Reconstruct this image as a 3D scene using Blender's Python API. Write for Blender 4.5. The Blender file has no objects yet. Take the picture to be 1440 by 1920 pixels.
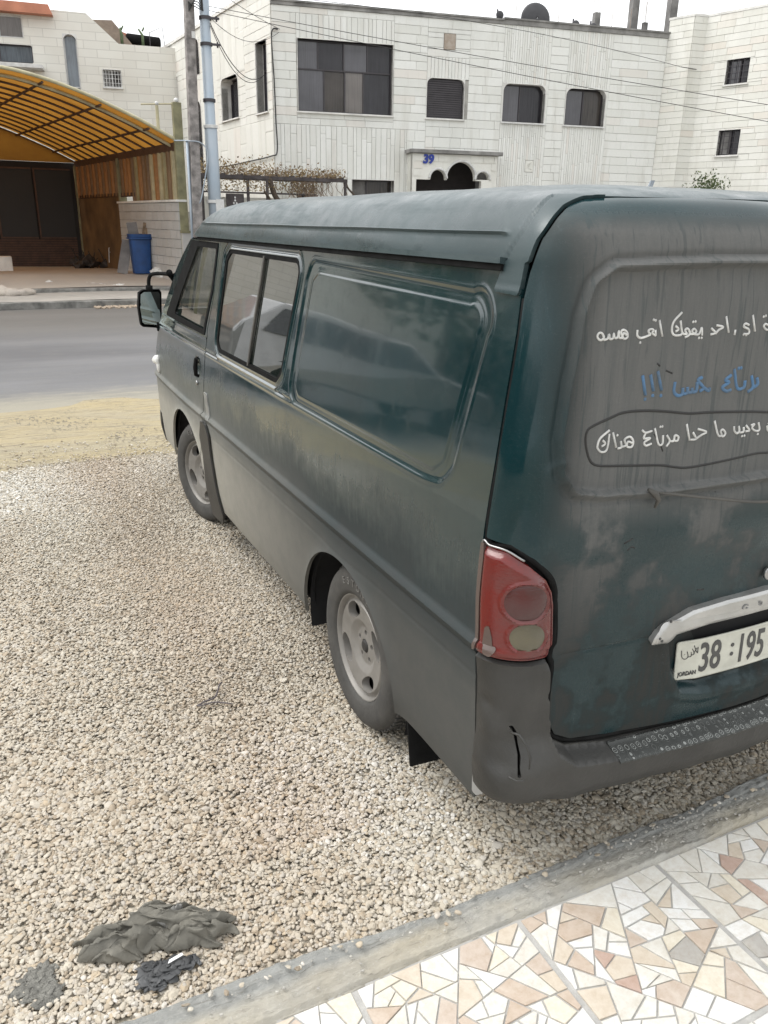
import bpy, bmesh, math, random
import numpy as np
from mathutils import Vector, Matrix
R_ = math.radians
rng = random.Random(7)
nr = np.random.RandomState(11)
scene = bpy.context.scene

# ---------------------------------------------------------------- camera
cam_d = bpy.data.cameras.new('camera')
cam = bpy.data.objects.new('camera', cam_d)
scene.collection.objects.link(cam)
scene.camera = cam
YAW, PITCH, ROLL = 0.45881, -0.344, 0.01616
f_ = np.array([math.sin(YAW)*math.cos(PITCH), math.cos(YAW)*math.cos(PITCH), math.sin(PITCH)])
r_ = np.array([math.cos(YAW), -math.sin(YAW), 0.])
u_ = np.cross(r_, f_)
c_, s_ = math.cos(ROLL), math.sin(ROLL)
rr_, uu_ = c_*r_+s_*u_, -s_*r_+c_*u_
cam.matrix_world = Matrix(((rr_[0], uu_[0], -f_[0], -1.8655), (rr_[1], uu_[1], -f_[1], -1.41311), (rr_[2], uu_[2], -f_[2], 1.75452), (0, 0, 0, 1)))
cam_d.sensor_fit = 'VERTICAL'; cam_d.sensor_height = 32.0
cam_d.lens = 1514.8/1920*32.0
cam_d.clip_start = 0.05; cam_d.clip_end = 2000

# ---------------------------------------------------------------- sky, sun, exposure
SUN_EL, SUN_AZ = R_(58), R_(300)      # azimuth measured clockwise from +y
world = bpy.data.worlds.new('World'); scene.world = world; world.use_nodes = True
wn = world.node_tree; bg = wn.nodes['Background']
sky = wn.nodes.new('ShaderNodeTexSky'); sky.sky_type = 'NISHITA'; sky.sun_disc = False
sky.sun_elevation = SUN_EL; sky.sun_rotation = SUN_AZ
sky.air_density = 1.0; sky.dust_density = 6.0; sky.ozone_density = 1.0
hs = wn.nodes.new('ShaderNodeHueSaturation'); hs.inputs['Saturation'].default_value = 0.12
wn.links.new(sky.outputs[0], hs.inputs['Color'])
# thin cloud layer: soft brightness variation all over the dome
tc = wn.nodes.new('ShaderNodeTexCoord'); cn = wn.nodes.new('ShaderNodeTexNoise')
cn.inputs['Scale'].default_value = 2.2; cn.inputs['Detail'].default_value = 5
cr = wn.nodes.new('ShaderNodeMapRange'); cr.inputs['To Min'].default_value = 1.7; cr.inputs['To Max'].default_value = 2.9
cr.inputs['From Min'].default_value = 0.3; cr.inputs['From Max'].default_value = 0.7
cm = wn.nodes.new('ShaderNodeVectorMath'); cm.operation = 'SCALE'
wn.links.new(tc.outputs['Generated'], cn.inputs['Vector']); wn.links.new(cn.outputs[0], cr.inputs['Value'])
wn.links.new(hs.outputs[0], cm.inputs[0]); wn.links.new(cr.outputs[0], cm.inputs['Scale'])
# high even cloud deck over the clear-sky model
ov = wn.nodes.new('ShaderNodeVectorMath'); ov.operation = 'MULTIPLY_ADD'; ov.inputs[1].default_value = (.35, .35, .35); ov.inputs[2].default_value = (8.6, 8.75, 8.8)
wn.links.new(cm.outputs[0], ov.inputs[0]); wn.links.new(ov.outputs[0], bg.inputs['Color'])
bg.inputs['Strength'].default_value = 0.15
sun_d = bpy.data.lights.new('sun', 'SUN'); sun_d.energy = 1.3; sun_d.angle = R_(40); sun_d.color = (1, .96, .9)
sun = bpy.data.objects.new('sun', sun_d); scene.collection.objects.link(sun)
sd = Vector((math.sin(SUN_AZ)*math.cos(SUN_EL), math.cos(SUN_AZ)*math.cos(SUN_EL), math.sin(SUN_EL)))
sun.rotation_euler = sd.to_track_quat('Z', 'Y').to_euler(); sun.location = (0, 0, 30)
scene.view_settings.view_transform = 'Standard'; scene.view_settings.look = 'None'
scene.view_settings.gamma = 1; scene.view_settings.use_curve_mapping = False
scene.view_settings.exposure = -0.13

# ---------------------------------------------------------------- materials
def mat(name): 
    m = bpy.data.materials.new(name); m.use_nodes = True
    return m, m.node_tree, m.node_tree.nodes['Principled BSDF']
def N(nt, kind, **kw):
    n = nt.nodes.new('ShaderNode'+kind)
    for k, v in kw.items():
        if k in n.inputs.keys() if hasattr(n.inputs, 'keys') else False: n.inputs[k].default_value = v
        else: setattr(n, k, v)
    return n
def mixc(nt, fac, a, b, mode='MIX'):
    n = nt.nodes.new('ShaderNodeMix'); n.data_type = 'RGBA'; n.blend_type = mode; n.clamp_factor = True
    for i, x in ((0, fac), (6, a), (7, b)):
        if isinstance(x, (int, float)): n.inputs[i].default_value = x
        elif isinstance(x, tuple): n.inputs[i].default_value = (*x, 1)
        else: nt.links.new(x, n.inputs[i])
    return n.outputs[2]
def math_(nt, op, a, b=0.5, c=None, clamp=False):
    n = nt.nodes.new('ShaderNodeMath'); n.operation = op; n.use_clamp = clamp
    for i, x in ((0, a), (1, b), (2, c)):
        if x is None: continue
        if isinstance(x, (int, float)): n.inputs[i].default_value = x
        else: nt.links.new(x, n.inputs[i])
    return n.outputs[0]
def rng_(nt, v, a, b, c=0., d=1., smooth=False):
    n = nt.nodes.new('ShaderNodeMapRange'); nt.links.new(v, n.inputs[0])
    if smooth: n.interpolation_type = 'SMOOTHSTEP'
    for i, x in enumerate((a, b, c, d)): n.inputs[i+1].default_value = x
    return n.outputs[0]
def noise(nt, scale, detail=3, rough=.5, vec=None, sc3=None, dist=0.):
    n = nt.nodes.new('ShaderNodeTexNoise'); n.inputs['Scale'].default_value = scale; n.inputs['Detail'].default_value = detail
    n.inputs['Roughness'].default_value = rough; n.inputs['Distortion'].default_value = dist
    if vec is None:
        g = nt.nodes.new('ShaderNodeNewGeometry'); vec = g.outputs['Position']
    if sc3:
        mp = nt.nodes.new('ShaderNodeMapping'); mp.inputs['Scale'].default_value = sc3; nt.links.new(vec, mp.inputs[0]); vec = mp.outputs[0]
    nt.links.new(vec, n.inputs['Vector'])
    return n.outputs[0]
def bump(nt, h, strength, dist=.01, normal=None):
    b = nt.nodes.new('ShaderNodeBump'); b.inputs['Strength'].default_value = strength; b.inputs['Distance'].default_value = dist
    nt.links.new(h, b.inputs['Height'])
    if normal is not None: nt.links.new(normal, b.inputs['Normal'])
    return b.outputs[0]
def simple(name, col, rough=.6, metal=0., var=.12, nscale=6., bumps=0., bscale=60., coat=0., spec=.5, col2=None):
    m, nt, p = mat(name)
    n = noise(nt, nscale, 5, .6)
    c2 = col2 or tuple(x*(1-var*2) for x in col); c1 = col if col2 else tuple(min(1, x*(1+var)) for x in col)
    nt.links.new(mixc(nt, rng_(nt, n, .3, .7), c1, c2), p.inputs['Base Color'])
    p.inputs['Roughness'].default_value = rough; p.inputs['Metallic'].default_value = metal
    p.inputs['Coat Weight'].default_value = coat; p.inputs['Specular IOR Level'].default_value = spec
    if bumps: nt.links.new(bump(nt, noise(nt, bscale, 4, .6), bumps), p.inputs['Normal'])
    return m
def rnd_pair(nt):
    oi = nt.nodes.new('ShaderNodeObjectInfo'); g = nt.nodes.new('ShaderNodeNewGeometry')
    return math_(nt, 'FRACT', math_(nt, 'ADD', oi.outputs['Random'], g.outputs['Random Per Island']), 0)
def limestone(name, a, b, pink, stain=.5, bstr=.25):
    m, nt, p = mat(name)
    r = rnd_pair(nt)
    c = mixc(nt, r, a, b)
    c = mixc(nt, rng_(nt, math_(nt, 'FRACT', math_(nt, 'MULTIPLY', r, 7.3)), .88, 1, 0, .55), c, pink)
    c = mixc(nt, rng_(nt, noise(nt, .55, 5, .6), .5, .78, 0, stain), c, tuple(x*.72 for x in b))
    c = mixc(nt, rng_(nt, noise(nt, 1.3, 6, .65, sc3=(2.2, 2.2, .35)), .52, .75, 0, stain*.8), c, (.42, .40, .34))
    c = mixc(nt, rng_(nt, noise(nt, 14, 6, .7), .4, .7, 0, .25), c, tuple(x*.8 for x in a))
    nt.links.new(c, p.inputs['Base Color']); p.inputs['Roughness'].default_value = .85
    nt.links.new(bump(nt, noise(nt, 25, 6, .7), bstr, .01), p.inputs['Normal'])
    return m

# ---------------------------------------------------------------- objects
COL = scene.collection
def link(o, parent=None):
    COL.objects.link(o)
    if parent is not None:
        o.parent = parent
        o.matrix_parent_inverse = Matrix.Translation(-parent.location) if parent.type == 'EMPTY' else Matrix()
    return o
def tag(o, label=None, cat=None, group=None, kind=None):
    if label: o['label'] = label
    if cat: o['category'] = cat
    if group: o['group'] = group
    if kind: o['kind'] = kind
    return o
def thing(name, loc, label, cat, group=None):
    o = bpy.data.objects.new(name, None); o.location = loc; o.empty_display_size = .1; COL.objects.link(o)
    return tag(o, label, cat, group)
def mk(name, verts, faces, m, parent=None, smooth=False, mats=None, fm=None):
    me = bpy.data.meshes.new(name)
    me.from_pydata([tuple(map(float, v)) for v in verts], [], [tuple(map(int, f)) for f in faces])
    for x in (mats or [m]): me.materials.append(x)
    if fm is not None: me.polygons.foreach_set('material_index', fm)
    if smooth: me.polygons.foreach_set('use_smooth', [True]*len(me.polygons))
    me.update()
    return link(bpy.data.objects.new(name, me), parent)
class MB:
    def __init__(s): s.v = []; s.f = []
    def add(s, v, f):
        k = len(s.v); s.v += [tuple(x) for x in v]; s.f += [tuple(i+k for i in q) for q in f]; return s
    def box(s, x0, x1, y0, y1, z0, z1, T=None):
        v = [(x, y, z) for z in (z0, z1) for y in (y0, y1) for x in (x0, x1)]
        if T is not None: v = [T(*q) for q in v]
        return s.add(v, [(0, 2, 3, 1), (4, 5, 7, 6), (0, 1, 5, 4), (2, 6, 7, 3), (0, 4, 6, 2), (1, 3, 7, 5)])
    def tube(s, pts, r, n=8, cap=True, flat=1.0):
        pts = [Vector(p) for p in pts]; rs = r if hasattr(r, '__len__') else [r]*len(pts)
        v = []; f = []; up = None
        for i, p in enumerate(pts):
            t = (pts[min(i+1, len(pts)-1)]-pts[max(i-1, 0)])
            if t.length < 1e-9: t = Vector((0, 0, 1))
            t.normalize()
            if up is None: up = t.orthogonal().normalized()
            up = (up-t*up.dot(t));
            if up.length < 1e-6: up = t.orthogonal()
            up.normalize(); sd_ = t.cross(up)
            for k in range(n):
                a = 2*math.pi*k/n; v.append(p+(up*math.cos(a)+sd_*math.sin(a)*flat)*rs[i])
        for i in range(len(pts)-1):
            for k in range(n): f.append((i*n+k, i*n+(k+1) % n, (i+1)*n+(k+1) % n, (i+1)*n+k))
        if cap: f += [tuple(range(n))[::-1], tuple((len(pts)-1)*n+k for k in range(n))]
        return s.add(v, f)
    def prism(s, poly, d0, d1, T):      # poly [(a,b)], T(a,d,b) -> world
        n = len(poly)
        v = [T(a, d0, b) for a, b in poly]+[T(a, d1, b) for a, b in poly]
        return s.add(v, [tuple(range(n)), tuple(range(2*n-1, n-1, -1))]+[(i, i+n, (i+1) % n+n, (i+1) % n) for i in range(n)])
    def ico(s, c, r, sq=(1, 1, 1), seed=0, amp=.25, sub=2):
        bm = bmesh.new(); bmesh.ops.create_icosphere(bm, subdivisions=sub, radius=1); rs = random.Random(seed)
        ph = [rs.uniform(0, 6) for _ in range(9)]
        v = []
        for q in bm.verts:
            d = q.co; k = 1+amp*(math.sin(3*d.x+ph[0])*math.sin(2.5*d.y+ph[1])+.6*math.sin(5*d.z+ph[2])*math.sin(4*d.x+ph[3]))
            v.append((c[0]+d.x*r*sq[0]*k, c[1]+d.y*r*sq[1]*k, c[2]+d.z*r*sq[2]*k))
        s.add(v, [tuple(x.index for x in q.verts) for q in bm.faces]); bm.free(); return s
    def lathe(s, prof, n=24, T=lambda x, y, z: (x, y, z), a0=0, a1=2*math.pi):
        full = abs(a1-a0-2*math.pi) < 1e-6; m = n if full else n+1; v = []; f = []
        for r, h in prof:
            for k in range(m):
                a = a0+(a1-a0)*k/n; v.append(T(r*math.cos(a), r*math.sin(a), h))
        for i in range(len(prof)-1):
            for k in range(n): f.append((i*m+k, i*m+(k+1) % m, (i+1)*m+(k+1) % m, (i+1)*m+k))
        return s.add(v, f)
    def build(s, name, m, parent=None, smooth=False, bevel=0.):
        o = mk(name, s.v, s.f, m, parent, smooth)
        if bevel:
            b = o.modifiers.new('b', 'BEVEL'); b.width = bevel; b.segments = 2; b.limit_method = 'ANGLE'
        return o
def catmull(pts, k=6):
    P = [np.array(p, float) for p in pts]; P = [2*P[0]-P[1]]+P+[2*P[-1]-P[-2]]; out = []
    for i in range(1, len(P)-2):
        for t in np.linspace(0, 1, k, endpoint=False):
            a, b, c, d = P[i-1:i+3]
            out.append(.5*((2*b)+(-a+c)*t+(2*a-5*b+4*c-d)*t*t+(-a+3*b-3*c+d)*t**3))
    return out+[P[-2]]

# ---- clipped parametric sheets
def clip_sheet(P, field):
    """P: function index->verts arrays (ni,nj,k); field (ni,nj) keep where < 0. returns param verts, faces"""
    ni, nj = field.shape; A = P.reshape(ni*nj, -1); F = field.reshape(-1)
    verts = []; vmap = {}; faces = []; bnd = []
    def vid(i):
        if i not in vmap: vmap[i] = len(verts); verts.append(A[i])
        return vmap[i]
    def eid(a, b):
        k = (a, b) if a < b else (b, a)
        if k not in vmap:
            t = F[k[0]]/(F[k[0]]-F[k[1]]); t = min(max(t, .02), .98); vmap[k] = len(verts); verts.append(A[k[0]]*(1-t)+A[k[1]]*t)
        return vmap[k]
    ins = F < 0; I = np.arange(ni*nj).reshape(ni, nj)
    q = np.stack([I[:-1, :-1], I[1:, :-1], I[1:, 1:], I[:-1, 1:]], -1).reshape(-1, 4)
    cnt = ins[q].sum(1)
    for c in q[cnt == 4]: faces.append((vid(c[0]), vid(c[1]), vid(c[2]), vid(c[3])))
    for c in q[(cnt > 0) & (cnt < 4)]:
        poly = []
        for k in range(4):
            a, b = int(c[k]), int(c[(k+1) % 4])
            if ins[a]: poly.append(vid(a))
            if ins[a] != ins[b]: poly.append(eid(a, b))
        if len(poly) >= 3: faces.append(tuple(poly))
    return np.array(verts), faces
def rim_edges(faces):
    e = {}
    for f in faces:
        for i in range(len(f)):
            a, b = f[i], f[(i+1) % len(f)]
            if (b, a) in e: e.pop((b, a))
            else: e[(a, b)] = 1
    return list(e)
def sd_poly(X, Y, pts, r=0.):
    pts = np.array(pts, float)
    if r:   # shrink then grow for rounded corners
        pts = inset_poly(pts, r)
    d = np.full(X.shape, 1e9); s = np.ones(X.shape)
    n = len(pts)
    for i in range(n):
        a, b = pts[i], pts[i-1]; ex, ey = b-a; wx, wy = X-a[0], Y-a[1]
        t = np.clip((wx*ex+wy*ey)/(ex*ex+ey*ey+1e-12), 0, 1)
        d = np.minimum(d, (wx-ex*t)**2+(wy-ey*t)**2)
        c1 = Y >= a[1]; c2 = Y < b[1]; c3 = ex*wy > ey*wx
        flip = (c1 & c2 & c3) | (~c1 & ~c2 & ~c3); s = np.where(flip, -s, s)
    return s*np.sqrt(d)-r
def inset_poly(pts, r):
    pts = np.array(pts, float); n = len(pts)
    ar = sum(pts[i-1][0]*pts[i][1]-pts[i][0]*pts[i-1][1] for i in range(n)); sg = 1 if ar > 0 else -1
    out = []
    for i in range(n):
        a, b, c = pts[i-1], pts[i], pts[(i+1) % n]
        n1 = np.array([-(b-a)[1], (b-a)[0]])*sg; n1 /= np.linalg.norm(n1)+1e-12
        n2 = np.array([-(c-b)[1], (c-b)[0]])*sg; n2 /= np.linalg.norm(n2)+1e-12
        m = n1+n2; m /= np.linalg.norm(m)+1e-12; k = max(m@n1, .3)
        out.append(b+m*r/k)
    return np.array(out)

def lin(a, b, d): return np.linspace(a, b, max(2, int(round(abs(b-a)/d))+1))
def gridUV(us, vs): return np.meshgrid(us, vs, indexing='ij')
M_black = simple('black_rubber', (.012, .012, .012), .85, var=.2, nscale=20, spec=.08)

def pchip(xs,ys):
    xs=np.array(xs,float);ys=np.array(ys,float);h=np.diff(xs);d=np.diff(ys)/h;m=np.zeros(len(xs))
    for i in range(1,len(xs)-1):
        if d[i-1]*d[i]>0:
            w1=2*h[i]+h[i-1];w2=h[i]+2*h[i-1];m[i]=(w1+w2)/(w1/d[i-1]+w2/d[i])
    m[0]=d[0];m[-1]=d[-1]
    def f(x):
        x=np.clip(np.asarray(x,float),xs[0],xs[-1]);i=np.clip(np.searchsorted(xs,x,side='right')-1,0,len(xs)-2)
        t=(x-xs[i])/h[i];t2=t*t;t3=t2*t
        return (2*t3-3*t2+1)*ys[i]+(t3-2*t2+t)*h[i]*m[i]+(-2*t3+3*t2)*ys[i+1]+(t3-t2)*h[i]*m[i+1]
    return f
# v, half width, height, rear y, front y, rear corner radius, front corner radius
TAB=np.array([
[.14,.785,.14,.06,4.44,.11,.24],[.22,.800,.22,.03,4.52,.11,.24],[.32,.818,.32,.01,4.56,.11,.24],[.50,.832,.50,.0,4.57,.11,.24],[.64,.840,.64,.0,4.55,.11,.24],
[.72,.846,.72,.0,4.53,.11,.24],[.735,.853,.735,.0,4.525,.11,.24],[.755,.853,.755,.0,4.515,.11,.24],[.775,.843,.775,.0,4.505,.11,.24],[.90,.848,.90,.0,4.44,.11,.24],[1.04,.842,1.04,.0,4.33,.11,.22],
[1.21,.824,1.21,.0,4.13,.11,.20],[1.35,.806,1.35,.003,3.93,.11,.18],[1.49,.786,1.49,.007,3.73,.11,.16],[1.66,.760,1.66,.015,3.42,.12,.16],[1.69,.756,1.69,.018,3.35,.12,.16],
[1.735,.743,1.735,.028,3.26,.12,.18],[1.78,.717,1.777,.05,3.15,.13,.2],[1.83,.68,1.811,.085,3.05,.14,.22],[1.90,.62,1.834,.15,2.95,.15,.24],[2.02,.50,1.850,.27,2.8,.17,.25],
[2.2,.32,1.860,.45,2.6,.16,.16],[2.45,.07,1.864,.72,2.35,.05,.05],[2.52,.002,1.864,.80,2.28,.001,.001]])
fW,fZ,fY0,fYF,fR,fRF=[pchip(TAB[:,0],TAB[:,i]) for i in range(1,7)]
BOW=.04
def S(u,v,h=0.):
    """van skin, u: 0 at rear-left corner start, negative forward along the left side, positive across the rear; h outward offset"""
    u=np.asarray(u,float);v=np.asarray(v,float);h=np.asarray(h,float)+0*u
    W,Z,Y0,YF,R,RF=fW(v),fZ(v),fY0(v),fYF(v),fR(v),fRF(v)
    dv=1e-3;W2,Z2=fW(v+dv),fZ(v+dv);tw,tz=(W2-W),(Z2-Z);tl=np.hypot(tw,tz)+1e-12
    no,nz=tz/tl,-tw/tl   # outward component, up component
    q=R*np.pi/2; Ls=(YF-RF)-(Y0+R)
    ang=np.clip(u,0,q)/R           # 0 side .. pi/2 rear
    s=np.clip(u-q,0,None)
    xm=-W+R+s
    x=np.where(u<=0,-W,np.where(u<q,-W+R-R*np.cos(ang),xm))
    y=np.where(u<=0,Y0+R-u,np.where(u<q,Y0+R-R*np.sin(ang),Y0))
    bw=BOW*np.cos(np.clip(xm/(2*(W-R)+1e-9)*np.pi,-np.pi/2,np.pi/2))**2*np.clip((2.0-v)/.4,0,1)
    y=y-np.where(u>=q,bw,0)
    nx=np.where(u<=0,-1,np.where(u<q,-np.cos(ang),0));ny=np.where(u<=0,0,np.where(u<q,-np.sin(ang),-1))
    # front corner
    e=np.clip(-u-Ls,0,None);a2=np.clip(e/RF,0,np.pi/2);s2=np.clip(e-RF*np.pi/2,0,None);fr=(-u>Ls)
    x=np.where(fr,-W+RF-RF*np.cos(a2)+s2,x);y=np.where(fr,YF-RF+RF*np.sin(a2),y)
    # gentle front taper of the cab
    nx=np.where(fr,-np.cos(a2),nx);ny=np.where(fr,np.sin(a2),ny)
    tp=np.clip((y-3.0)/1.5,0,1.2)**2*.035
    x=np.where(x<0,x+tp*np.abs(x)/(W+1e-9),x)
    return np.stack([x+h*nx*no,y+h*ny*no,Z+h*nz],-1)

# ================================================================ ground, road, pavements
def sheet_xy(name, x0, x1, y0, y1, z, m, nx=2, ny=2, fz=None):
    xs = np.linspace(x0, x1, nx); ys = np.linspace(y0, y1, ny)
    v = [(x, y, z+(fz(x, y) if fz else 0)) for x in xs for y in ys]
    f = [(i*ny+j, (i+1)*ny+j, (i+1)*ny+j+1, i*ny+j+1) for i in range(nx-1) for j in range(ny-1)]
    return tag(mk(name, v, f, m, None, True), kind='structure')
M_earth = simple('pale_earth', (.30, .27, .21), .95, var=.2, nscale=.8)
m, nt, p = mat('asphalt')
a = noise(nt, .5, 6, .6, sc3=(.35, 1.6, 1)); b = noise(nt, 60, 4, .8); c = noise(nt, 5, 5, .7, sc3=(.5, 2, 1))
g = nt.nodes.new('ShaderNodeNewGeometry'); sp = nt.nodes.new('ShaderNodeSeparateXYZ'); nt.links.new(g.outputs['Position'], sp.inputs[0])
col = mixc(nt, rng_(nt, a, .35, .65), (.10, .10, .105), (.165, .165, .17))
col = mixc(nt, rng_(nt, c, .5, .75, 0, .5), col, (.19, .18, .16))
edge = rng_(nt, math_(nt, 'ADD', sp.outputs[1], math_(nt, 'MULTIPLY', c, 1.6)), 7.9, 8.9, .75, 0, True)
col = mixc(nt, edge, col, (.36, .33, .25))
farp = rng_(nt, math_(nt, 'ADD', sp.outputs[1], math_(nt, 'MULTIPLY', a, 3)), 12.5, 15.5, 0, .5, True)
col = mixc(nt, farp, col, (.115, .105, .085))
col = mixc(nt, rng_(nt, b, .3, .8, 0, .35), col, (.05, .05, .05))
nt.links.new(col, p.inputs['Base Color']); p.inputs['Roughness'].default_value = .62
nt.links.new(bump(nt, b, .35, .01), p.inputs['Normal']); M_asph = m
m, nt, p = mat('yellow_sand')
a = noise(nt, 1.4, 6, .65, sc3=(.6, 1.8, 1)); b = noise(nt, 40, 5, .7); wv = noise(nt, 9, 3, .6, sc3=(.35, 3, 1), dist=1.2)
col = mixc(nt, rng_(nt, a, .3, .7), (.36, .29, .155), (.31, .275, .20))
col = mixc(nt, rng_(nt, wv, .52, .62, 0, .8), col, (.19, .16, .11))
tk = noise(nt, 26, 3, .6, sc3=(1.6, .5, 1), dist=.6); col = mixc(nt, math_(nt, 'MULTIPLY', rng_(nt, tk, .52, .6), rng_(nt, noise(nt, .9, 2, .5), .5, .56)), col, (.14, .12, .085))
col = mixc(nt, rng_(nt, b, .35, .75, 0, .35), col, (.42, .375, .28))
nt.links.new(col, p.inputs['Base Color']); p.inputs['Roughness'].default_value = .95
nt.links.new(bump(nt, b, .5, .02, bump(nt, wv, .6, .03)), p.inputs['Normal']); M_sand = m
m, nt, p = mat('gravel_bed')
b = noise(nt, 45, 4, .7); v = nt.nodes.new('ShaderNodeTexVoronoi'); v.inputs['Scale'].default_value = 55; g = nt.nodes.new('ShaderNodeNewGeometry'); nt.links.new(g.outputs['Position'], v.inputs['Vector'])
nt.links.new(mixc(nt, rng_(nt, v.outputs['Distance'], 0, .6), (.47, .43, .35), (.30, .27, .215)), p.inputs['Base Color']); p.inputs['Roughness'].default_value = .95
nt.links.new(bump(nt, v.outputs['Distance'], 1, .012), p.inputs['Normal']); M_bed = m
M_conc = simple('pavement_concrete', (.30, .285, .26), .85, var=.22, nscale=2.2, bumps=.3, bscale=40, col2=(.38, .355, .32))
M_conc2 = simple('apron_concrete', (.40, .36, .32), .85, var=.2, nscale=1.2, bumps=.25, bscale=30, col2=(.47, .42, .36))
M_kerb = simple('kerb_concrete', (.22, .215, .20), .9, var=.3, nscale=5, bumps=.4, bscale=50)

sheet_xy('ground', -300, 300, -200, 400, -.03, M_earth)
sheet_xy('road', -120, 120, 6.6, 16.9, 0.0, M_asph, 60, 30, lambda x, y: .012*math.sin(x*.7)*math.sin(y*.9))
def fs(x, y): return .006+.014*math.sin(x*3.1+y)*math.sin(y*2.3)-.022*max(0, (y-6.7)/.5)-.13*max(0, 4.95-y)
sheet_xy('sand_verge', -9, 9, 4.55, 7.25, 0.008, M_sand, 160, 40, fs)
sheet_xy('gravel_bed', -9, 9, -.05, 4.9, .001, M_bed, 60, 40, lambda x, y: .004*math.sin(x*2.3+1)*math.sin(y*1.9))
# far kerb, pavement, raised apron of the canopy yard
mb = MB()
mb.box(-60, 60, 16.72, 16.9, -.02, .135)
tag(mb.build('kerb', M_kerb, None, bevel=.02), kind='structure')
sheet_xy('pavement', -60, 60, 16.9, 18.6, .14, M_conc, 80, 12, lambda x, y: .008*math.sin(x*2)+.03*(y-16.9)/1.7)
def fa_(x, y): return .012*math.sin(x*1.3)*math.sin(y*1.1)
sheet_xy('yard_floor', -12, 5.5, 18.9, 34, .25, M_conc2, 40, 60, lambda x, y: fa_(x, y)+float(np.interp(y, [18.9, 21.2, 24, 28, 40], [0, .15, .10, 0, 0])))
mb = MB(); mb.prism([(-12, -.0), (5.5, 0), (5.5, .245), (-12, .235)], 18.6, 18.92, lambda a, d, b: (a, d, b)); tag(mb.build('step', M_kerb, None, bevel=.02), kind='structure')
sheet_xy('house_forecourt', 5.5, 60, 18.6, 40, .16, M_conc)
M_lgrav = simple('kerb_gravel', (.42, .34, .26), .95, var=.3, nscale=30, bumps=1, bscale=45)
mb = MB()
for i in range(420):
    x = rng.uniform(.3, 4.2); y = 16.7-abs(rng.gauss(0, .18)); mb.ico((x, y, .015), rng.uniform(.018, .045), (1, 1, .7), i, .2, 1)
tag(mb.build('gravel_spill', M_lgrav), 'spill of pale gravel lying in the gutter along the far kerb', 'gravel', kind='stuff')

# ---------------- gravel: pebbles as instances of small stones
m, nt, p = mat('pebble')
at = nt.nodes.new('ShaderNodeAttribute'); at.attribute_type = 'INSTANCER'; at.attribute_name = 'rv'
at2 = nt.nodes.new('ShaderNodeAttribute'); at2.attribute_type = 'INSTANCER'; at2.attribute_name = 'tint'
cr = nt.nodes.new('ShaderNodeValToRGB'); nt.links.new(at.outputs['Fac'], cr.inputs[0]); e = cr.color_ramp.elements
e[0].position = 0; e[0].color = (.25, .215, .165, 1); e[1].position = 1; e[1].color = (.64, .625, .585, 1)
for pos, cc in ((.12, (.375, .315, .235)), (.25, (.45, .41, .335)), (.45, (.49, .455, .38)), (.62, (.53, .50, .43)), (.75, (.43, .41, .37)), (.86, (.46, .385, .275)), (.93, (.57, .55, .50))):
    x = e.new(pos); x.color = (*cc, 1)
oc = nt.nodes.new('ShaderNodeTexCoord')
c = mixc(nt, rng_(nt, noise(nt, 120, 4, .6), .35, .7, 0, .3), cr.outputs[0], (.33, .30, .25))
c = mixc(nt, at2.outputs['Fac'], c, mixc(nt, 1., c, (.84, .75, .69), 'MULTIPLY'))
nt.links.new(c, p.inputs['Base Color']); p.inputs['Roughness'].default_value = .8
nt.links.new(bump(nt, noise(nt, 300, 3, .6), .2, .002), p.inputs['Normal']); M_peb = m
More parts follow.
